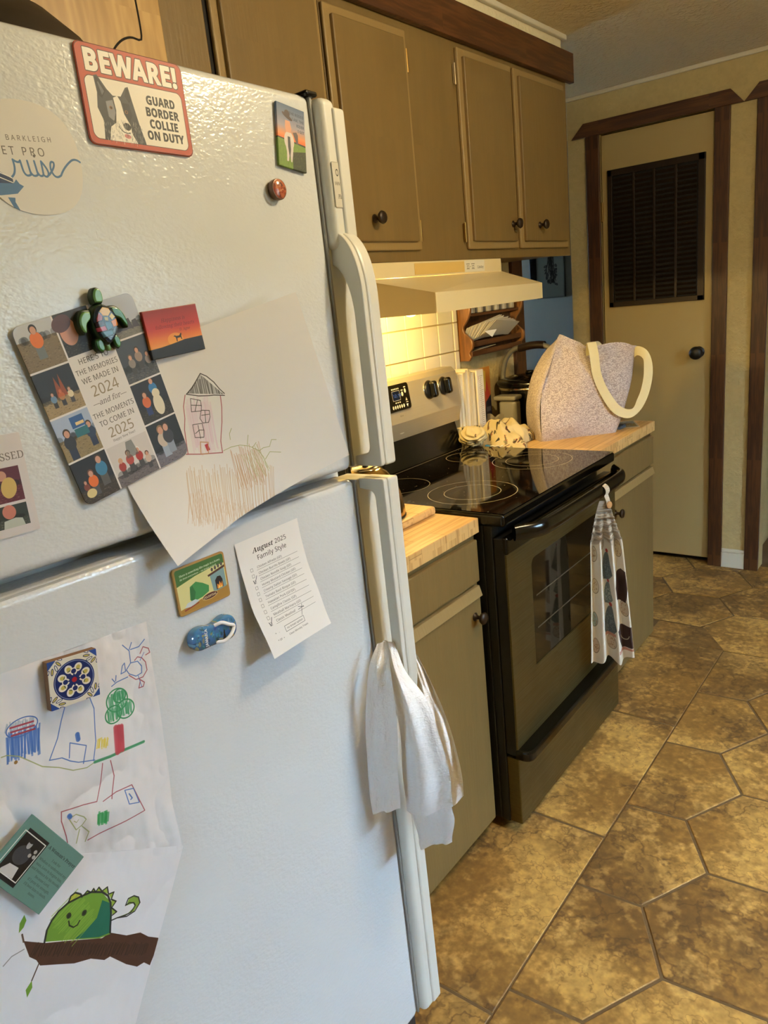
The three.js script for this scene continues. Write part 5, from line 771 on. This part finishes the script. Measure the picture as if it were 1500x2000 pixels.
{ // slow cooker with bail
  const cx = -1.392, cz = -2.738, t = thing('slow_cooker', 'black slow cooker with silver band and wooden bail handle behind the tote bag', 'slow cooker', [cx, YT, cz]), sc = (g) => g.scale(1, 1, 0.82);
  add(t, 'housing', sc(lathe([[0, 0.008], [0.10, 0.008], [0.112, 0.016], [0.126, 0.10], [0.128, 0.150], [0.122, 0.153], [0.118, 0.150], [0, 0.12]], 56)), M.black, [cx, YT, cz]);
  add(t, 'silver_band', sc(lathe([[0.1275, 0.150], [0.1325, 0.152], [0.1335, 0.160], [0.128, 0.162], [0.12, 0.16]], 56)), M.chrome, [cx, YT, cz]);
  add(t, 'crock_rim', sc(lathe([[0.118, 0.16], [0.1325, 0.163], [0.138, 0.170], [0.137, 0.182], [0.130, 0.186], [0.120, 0.180], [0.115, 0.16]], 56)), M.black, [cx, YT, cz]);
  const lid = add(t, 'lid', sc(lathe([[0.129, 0.185], [0.115, 0.192], [0.08, 0.202], [0.03, 0.208], [0, 0.209]], 56)), std({ color: '#0b0a09', roughness: 0.05 }), [cx, YT, cz]);
  add(lid, 'lid_knob', lathe([[0, 0.208], [0.016, 0.208], [0.018, 0.214], [0.014, 0.219], [0, 0.22]], 24), M.black, [cx, YT, cz]);
  const bail = add(t, 'bail_handle', tube([[-0.112, 0.165, 0.02], [-0.108, 0.22, 0.02], [-0.090, 0.272, 0.02], [-0.055, 0.305, 0.02], [0.0, 0.314, 0.02], [0.07, 0.316, 0.02], [0.11, 0.295, 0.02], [0.13, 0.24, 0.02], [0.132, 0.165, 0.02]], 0.0105, 80, 12), std({ color: '#7a766a', roughness: 0.5, metalness: 0.4 }), [cx, YT, cz]);
  add(bail, 'wooden_grip', tube([[-0.03, 0.309, 0.02], [-0.028, 0.309, 0.02], [0.01, 0.316, 0.02], [0.05, 0.319, 0.02], [0.078, 0.317, 0.02], [0.08, 0.317, 0.02]], 0.0155, 40, 14), std({ color: '#1e120b', roughness: 0.3 }), [cx, YT, cz]);
  for (const s of [-1]) add(t, 'side_handle', bx(0.05, 0.022, 0.03, 0.008), M.blackMatte, [cx - 0.02, YT + 0.13, cz + 0.108]);
  for (const [a, b] of [[-0.07, 0.05], [0.07, 0.05], [0, -0.08]]) add(t, 'foot', new THREE.CylinderGeometry(0.012, 0.012, 0.01, 12), M.rubber, [cx + a, YT + 0.005, cz + b]);
}
{
  const t = thing('plastic_tub', 'small translucent grey food tub with a rounded lid', 'tub', [-1.41, YT, -2.585]), g = std({ color: '#948f80', roughness: 0.35 });
  add(t, 'tub_body', boxUV(new RoundedBoxGeometry(0.075, 0.125, 0.05, 4, 0.014)), g, [-1.408, YT + 0.0625, -2.588]); add(t, 'lid', boxUV(new RoundedBoxGeometry(0.096, 0.018, 0.066, 4, 0.008)), std({ color: '#8d8878', roughness: 0.3 }), [-1.414, YT + 0.134, -2.585]);
}
one('plastic_bag', grid(16, 12, (s, t) => [-1.475 + 0.075 * s, YT + 0.002 + 0.075 * (1 - t) + 0.006 * Math.sin(s * 9 + t * 4), -2.485 - 0.02 * s - 0.012 * Math.sin(t * 5 + s * 6) - 0.02 * (1 - t)], 1, 1), std({ color: '#a9a08c', roughness: 0.2, transmission: 0.35, thickness: 0, side: THREE.DoubleSide }), [0, 0, 0], 'small crumpled clear plastic bag leaning before the striped book', 'bag');
{ // upright booklets and box against the wall
  const r = rng(21), tones = ['#dccfae', '#e2d8bf', '#d4c5a0', '#e6dcc6', '#cdbd98'];
  for (let i = 0; i < 6; i++) {
    const z = -2.288 - i * 0.0195, h = 0.255 + r() * 0.02, g = thing('booklet', ['cream booklet standing upright nearest the range backguard', 'second upright cream booklet from the range', 'third upright cream booklet from the range', 'fourth upright cream booklet from the range', 'fifth upright cream booklet from the range', 'last upright cream booklet touching the white box'][i], 'booklet', [-1.48, YT, z], 'upright booklets beside the range');
    add(g, 'pages', bx(0.074, h, 0.015, 0.001), std({ color: tones[i % 5], roughness: 0.85 }), [-1.484 + r() * 0.004, YT + h / 2, z]); add(g, 'cover', bx(0.077, h + 0.003, 0.0012, 0.0004), std({ color: tones[(i + 2) % 5], roughness: 0.7 }), [-1.483, YT + (h + 0.003) / 2, z - 0.0083]);
  }
  const bt = canvasTex(256, 1024, (g, w, h) => { g.fillStyle = '#e4d9c2'; g.fillRect(0, 0, w, h); g.fillStyle = '#a83a2c'; g.font = 'bold 60px serif'; g.fillText('J', 40, 120); const q = rng(4); g.fillStyle = '#8a7c66'; for (let i = 0; i < 26; i++) g.fillRect(90, 80 + i * 30, 60 + q() * 80, 6); g.fillStyle = '#b0604c'; for (let i = 0; i < 8; i++) g.fillRect(60, 150 + i * 96, 14, 8); });
  const b = thing('recipe_box', 'white upright box printed with small red and grey lines', 'box', [-1.48, YT, -2.425]);
  add(b, 'box', bx(0.082, 0.262, 0.05, 0.002), std({ color: '#e2d8c4', roughness: 0.7 }), [-1.484, YT + 0.131, -2.436]); add(b, 'printed_face', planarUV(new THREE.BoxGeometry(0.046, 0.256, 0.0008), 0.046, 0.256).rotateY(Math.PI / 2), print(bt, { roughness: 0.7 }), [-1.4425, YT + 0.131, -2.436]);
  const ct = canvasTex(256, 1024, (g, w, h) => { const G = g.createLinearGradient(0, 0, w, h); G.addColorStop(0, '#c0822c'); G.addColorStop(0.5, '#b8562a'); G.addColorStop(1, '#b03a26'); g.fillStyle = G; g.fillRect(0, 0, w, h); blob(g, '#5a7a2c', [0, 60, 60, 200, 30, 420, 0, 380]); blob(g, '#c8a03a', [90, 40, 150, 60, 140, 380, 100, 300]); blob(g, '#b8302c', [170, 200, 230, 420, 180, 560, 130, 400]); blob(g, '#4f8a34', [10, 470, 70, 440, 50, 560, 10, 600]); blob(g, '#171a30', [256, 420, 130, 520, 90, 720, 120, 900, 256, 940]); g.fillStyle = '#55586a'; g.fillRect(140, 600, 100, 70); g.fillRect(140, 720, 90, 80); blob(g, '#c9702c', [0, 620, 60, 640, 50, 1024, 0, 1024]); });
  const c = thing('cookbook', 'thin colourful orange and green cookbook beside the white box', 'book', [-1.47, YT, -2.51]);
  add(c, 'pages', bx(0.012, 0.258, 0.078, 0.001), M.paper, [-1.476, YT + 0.1295, -2.512]); add(c, 'front_cover', planarUV(new THREE.BoxGeometry(0.08, 0.262, 0.0016), 0.08, 0.262).rotateY(Math.PI / 2), print(ct, { roughness: 0.3 }), [-1.469, YT + 0.131, -2.512]);
}
{ // loose photo print on the counter end
  const g = one('photo_print', planarUV(new THREE.BoxGeometry(0.09, 0.13, 0.0006), 0.09, 0.13).rotateX(-Math.PI / 2).rotateY(0.5), print(canvasTex(256, 370, (k, w, h) => { k.fillStyle = '#b9b4a4'; k.fillRect(0, 0, w, h); photo(k, 14, 14, w - 28, h - 28, '#8c9aa0', '#5c5c52', 0.5, [[0.4, 0.3, 0.4, '#b08a70', '#6a7a84', '#333', '#3a2a20']], 51); }), { roughness: 0.2 }), [-1.022, YT + 0.0006, -2.765], 'glossy photo print lying flat behind the tote bag on the counter', 'photo');
  const p = thing('phone_case', 'dark slim card wallet lying beside the tote bag base', 'wallet', [-1.035, YT, -2.70]); add(p, 'wallet_body', bx(0.03, 0.012, 0.06, 0.004), std({ color: '#4f5a66', roughness: 0.4 }), [-1.012, YT + 0.006, -2.69]); add(p, 'flap', bx(0.031, 0.0025, 0.03, 0.001), std({ color: '#39414a', roughness: 0.4 }), [-1.012, YT + 0.0132, -2.702]);
}

// ---------------------------------------------------------------- spice rack
{
  const X = XW, t = thing('spice_rack', 'oak wall rack with scalloped sides full of envelopes and spice jars', 'rack', [X, 1.21, -2.65]);
  const side = [[0, 0], [0.042, 0], [0.051, 0.013], [0.046, 0.029], [0.060, 0.048], [0.060, 0.074], [0.044, 0.090], [0.029, 0.105], [0.026, 0.124], [0.042, 0.145], [0.056, 0.170], [0.060, 0.20], [0.05, 0.225], [0.058, 0.25], [0.03, 0.262], [0, 0.262]];
  const sp = new THREE.Shape([new THREE.Vector2(0, 0), new THREE.Vector2(0.04, 0), ...new THREE.SplineCurve(side.slice(1, 15).map((p) => new THREE.Vector2(p[0], p[1]))).getPoints(60), new THREE.Vector2(0, 0.262)]);
  for (const z of [-2.452, -2.862]) add(t, 'side_board', boxUV(ext(sp, 0.014, 0.002)), M.oak, [X + 0.001, 1.209, z]);
  addSpan(t, 'back_board', [X + 0.0005, 1.225, -2.848], [X + 0.005, 1.46, -2.452], M.trimV, 0.001);
  for (const y of [1.228, 1.262, 1.374]) addSpan(t, 'shelf', [X + 0.005, y - 0.005, -2.848], [X + 0.046, y + 0.005, -2.452], M.trimH, 0.001);
  for (const y of [1.238, 1.272]) addSpan(t, 'front_rail', [X + 0.045, y - 0.014, -2.848], [X + 0.052, y + 0.006, -2.452], M.trimH, 0.002);
  const gm = std({ color: '#e8e2d2', roughness: 0.05, transmission: 0.6, thickness: 0.003 });
  const spice = ['#5a4428', '#8a6a3a', '#3a3020', '#9a8a60', '#6a3a20', '#c0b494'], pos = ['first spice jar from the left', 'second spice jar from the left', 'third spice jar from the left', 'fourth spice jar from the left', 'fifth spice jar from the left', 'last spice jar on the right'];
  for (let i = 0; i < 6; i++) {
    const z = -2.495 - i * 0.062, j = thing('spice_jar', pos[i] + ' on the oak rack shelf', 'jar', [X + 0.028, 1.379, z], 'spice jars on the oak rack');
    add(j, 'glass', lathe([[0, 0], [0.017, 0], [0.0185, 0.003], [0.0185, 0.052], [0.015, 0.058], [0.015, 0.062]], 24), gm, [X + 0.028, 1.3795, z]); add(j, 'spice', new THREE.CylinderGeometry(0.0155, 0.0155, 0.034, 20), std({ color: spice[i], roughness: 0.95 }), [X + 0.028, 1.400, z]); add(j, 'lid', lathe([[0, 0.018], [0.016, 0.018], [0.017, 0.016], [0.017, 0], [0, 0]], 24), i % 2 ? M.chrome : M.cream, [X + 0.028, 1.442, z]);
  }
  const r = rng(33), cols = ['#e0d8c4', '#d2c7ac', '#e8e1d0', '#cbc0a6', '#dcd2ba'];
  for (let i = 0; i < 12; i++) {                                    // envelopes fanned on the lower shelf
    const e = new THREE.BoxGeometry(0.0012, 0.078 - r() * 0.01, 0.20 + r() * 0.04), tl = -0.5 - i * 0.028, m = std({ color: cols[i % 5], roughness: 0.85 });
    e.rotateX(0.16 - i * 0.028 + (r() - 0.5) * 0.05).rotateZ(tl);
    const g = one('envelope', boxUV(e), m, [X + 0.026 + i * 0.0042, 1.314, -2.572 - i * 0.0075], ['pale envelope in the rack, ', 'off white letter in the rack, ', 'folded paper in the rack, '][i % 3] + ['backmost of the stack', 'second from the back', 'third from the back', 'fourth from the back', 'fifth from the back', 'sixth from the back', 'sixth from the front', 'fifth from the front', 'fourth from the front', 'third from the front', 'second from the front', 'frontmost of the stack'][i], 'envelope', 'letters stacked in the oak rack');
  }
  one('folded_note', slab([[X + 0.082, 1.286, -2.555], [X + 0.078, 1.311, -2.60], [X + 0.074, 1.312, -2.512], [X + 0.0745, 1.312, -2.51]], 0.0006), M.paper, [0, 0, 0], 'small white paper corner hanging from the envelope stack', 'paper');
  one('envelope', boxUV(new THREE.BoxGeometry(0.035, 0.002, 0.17).rotateX(0.04)), std({ color: '#a39c88', roughness: 0.5 }), [X + 0.030, 1.2475, -2.555], 'grey window envelope lying on the bottom shelf of the rack', 'envelope');
}

// ---------------------------------------------------------------- oven towel
{
  const t = thing('oven_towel', 'cream printed towel with crocheted top buttoned over the oven handle', 'towel', [-0.80, 0.34, -1.99]), C = V(-0.80, 0, -1.99), ex = V(0.8, 0, -0.6), nz = V(0.6, 0, 0.8);
  const at = (a, y, d) => C.clone().addScaledVector(ex, a).addScaledVector(nz, d).setY(y).toArray();
  const half = (y) => y > 0.72 ? lerp(0.012, 0.047, Math.pow(clamp((0.845 - y) / 0.125), 0.9)) : lerp(0.047, 0.066, (0.72 - y) / 0.38), mid = (y) => lerp(0.0, 0.014, clamp((0.80 - y) / 0.45));
  const fold = (s, y) => { const k = sstep(0.84, 0.66, y); return k * (0.016 * Math.cos(s * 3 * 6.283 + 0.5) + 0.005 * Math.cos(s * 7.3 + 1)) + 0.004; };
  const body = (ya, yb, us, vs, thick = 0) => grid(72, 40, (s, q) => { const y = lerp(ya, yb, q) + (q > 0.9 ? 0.010 * Math.cos(s * 12 + 1) * (q - 0.9) * 10 : 0); return at(mid(y) + (s * 2 - 1) * half(y), y, fold(s, y) + thick); }, us, vs);
  const tp = canvasTex(720, 1024, (g, w, h) => {
    g.fillStyle = '#d8cdb8'; g.fillRect(0, 0, w, h); const egg = (x, y, rx, ry, c, sp) => { g.fillStyle = '#7a6a54'; g.beginPath(); g.ellipse(x, y, rx + 5, ry + 5, 0, 0, 7); g.fill(); g.fillStyle = c; g.beginPath(); g.ellipse(x, y, rx, ry, 0, 0, 7); g.fill(); const r = rng(Math.floor(x + y)); g.fillStyle = sp; for (let i = 0; i < 26; i++) { g.beginPath(); g.arc(x + (r() - 0.5) * rx * 1.5, y + (r() - 0.5) * ry * 1.5, 2 + r() * 4, 0, 7); g.fill(); } };
    const E = [[120, 140, 46, 60, '#c9b896'], [130, 400, 46, 58, '#cbbd9e'], [110, 680, 44, 58, '#9aa89c'], [120, 900, 44, 56, '#c0a88a'], [620, 100, 50, 66, '#c6b088'], [640, 590, 54, 62, '#b8a284'], [380, 870, 50, 56, '#c0aa8c'], [300, 60, 46, 40, '#b8a68a']]; for (const [x, y, a, b, c] of E) egg(x, y, a, b, c, '#9a7a5a');
    const hen = (x, y, s, c, c2) => { blob(g, c, [x - 80 * s, y + 60 * s, x - 70 * s, y - 10 * s, x - 20 * s, y - 60 * s, x + 20 * s, y - 110 * s, x + 50 * s, y - 120 * s, x + 60 * s, y - 90 * s, x + 70 * s, y - 20 * s, x + 90 * s, y + 60 * s, x + 40 * s, y + 110 * s, x - 40 * s, y + 110 * s]); const r = rng(Math.floor(x)); g.fillStyle = c2; for (let i = 0; i < 120; i++) { g.fillRect(x + (r() - 0.5) * 130 * s, y + (r() - 0.4) * 150 * s, 7, 4); } g.fillStyle = '#9c2f2a'; g.beginPath(); g.arc(x + 40 * s, y - 128 * s, 15 * s, 0, 7); g.fill(); };
    hen(345, 240, 1.0, '#5d6460', '#8f948c'); hen(350, 460, 0.8, '#6a7268', '#b9b8a8'); hen(350, 690, 1.1, '#5a605c', '#8a8f88');
    blob(g, '#3a2219', [480, 400, 560, 300, 640, 260, 700, 280, 715, 420, 660, 540, 540, 520, 500, 500]); blob(g, '#3a2219', [470, 760, 540, 730, 715, 740, 715, 920, 560, 930, 500, 850]); g.strokeStyle = '#b8ab94'; g.lineWidth = 8; g.beginPath(); g.arc(610, 800, 60, 0.3, 2.8); g.stroke(); g.fillStyle = '#b9826a'; g.fillRect(470, 930, 250, 24); g.fillRect(280, 790, 150, 26);
  });
  add(t, 'printed_cloth', body(0.735, 0.338, 1, 1), std({ map: tp, roughness: 0.95, bumpMap: T.crinkle, bumpScale: 0.0008, side: THREE.DoubleSide }));
  T.knit = tex(256, 0.018, (u, v) => { const row = Math.abs(Math.sin(v * 6.283 * 1)), st = Math.abs(Math.sin(u * 6.283 * 2 + Math.floor(v * 2) * 1.57)); return 0.25 + 0.45 * row + 0.3 * st; }, false);
  const km = std({ color: '#cdbda6', roughness: 0.95, bumpMap: T.knit, bumpScale: 0.0035, side: THREE.DoubleSide });
  const ct = add(t, 'crocheted_top', body(0.845, 0.722, 0.22, 0.16, 0.0015), km);
  for (let i = 0; i < 5; i++) { const y = 0.815 - i * 0.021; add(ct, 'crochet_ridge', tube(Array.from({ length: 21 }, (_, k) => at(mid(y) + (k / 10 - 1) * half(y), y, fold(k / 20, y) + 0.004)), 0.0028, 60, 6), km); }
  const hx = -0.8065, hy = 0.872, hr = 0.019, loop = [], dir = []; for (let i = 0; i <= 10; i++) { const a = 3.5 - i * 0.42; loop.push([hx + Math.cos(a) * hr, hy + Math.sin(a) * hr, -1.995]); dir.push([0.1, 0, -1]); } loop.unshift([-0.835, 0.842, -1.992]); dir.unshift([0.3, 0, -1]); loop.push([-0.788, 0.842, -1.997], [-0.790, 0.822, -1.997]); dir.push([0.1, 0, -1], [0.2, 0, -1]);
  add(t, 'crocheted_loop', ribbon(loop, dir, 0.024, 60, 0.15), km);
  add(t, 'button', lathe([[0, 0], [0.009, 0], [0.0105, 0.002], [0.009, 0.004], [0, 0.004]], 24).rotateX(Math.PI / 2).rotateY(1.1), std({ color: '#b58a5c', roughness: 0.4 }), [-0.784, 0.832, -1.992]);
}

// ---------------------------------------------------------------- blue room
{
  const x0 = -2.37, x1 = -2.17, y0 = 1.37, y1 = 1.86, t = thing('framed_picture', 'framed botanical sketch hanging on the blue wall beyond the counter', 'picture', [(x0 + x1) / 2, y0, ZF]);
  addSpan(t, 'frame', [x0, y0, ZF], [x1, y1, ZF + 0.022], std({ color: '#4e4c42', roughness: 0.5 }), 0.003); addSpan(t, 'frame_side', [x0 - 0.045, y0 + 0.01, ZF], [x0, y1, ZF + 0.03], M.black, 0.003);
  const a = canvasTex(256, 640, (g, w, h) => { g.fillStyle = '#6c6a5e'; g.fillRect(0, 0, w, h); const r = rng(14); g.strokeStyle = 'rgba(40,34,30,0.8)'; g.lineWidth = 5; for (let i = 0; i < 26; i++) { g.beginPath(); g.moveTo(120 + r() * 30, 60 + r() * 80); g.quadraticCurveTo(100 + r() * 90, 250, 80 + r() * 110, 380 + r() * 150); g.stroke(); } for (let i = 0; i < 40; i++) { g.fillStyle = 'rgba(36,32,30,0.6)'; g.beginPath(); g.ellipse(80 + r() * 110, 370 + r() * 170, 6 + r() * 14, 5 + r() * 8, r() * 3, 0, 7); g.fill(); } });
  add(t, 'artwork', planarUV(new THREE.BoxGeometry(x1 - x0 - 0.012, y1 - y0 - 0.02, 0.002), x1 - x0 - 0.012, y1 - y0 - 0.02), print(a, { roughness: 0.15 }), [(x0 + x1) / 2, (y0 + y1) / 2, ZF + 0.022]);
}
renderer.render(scene, camera);
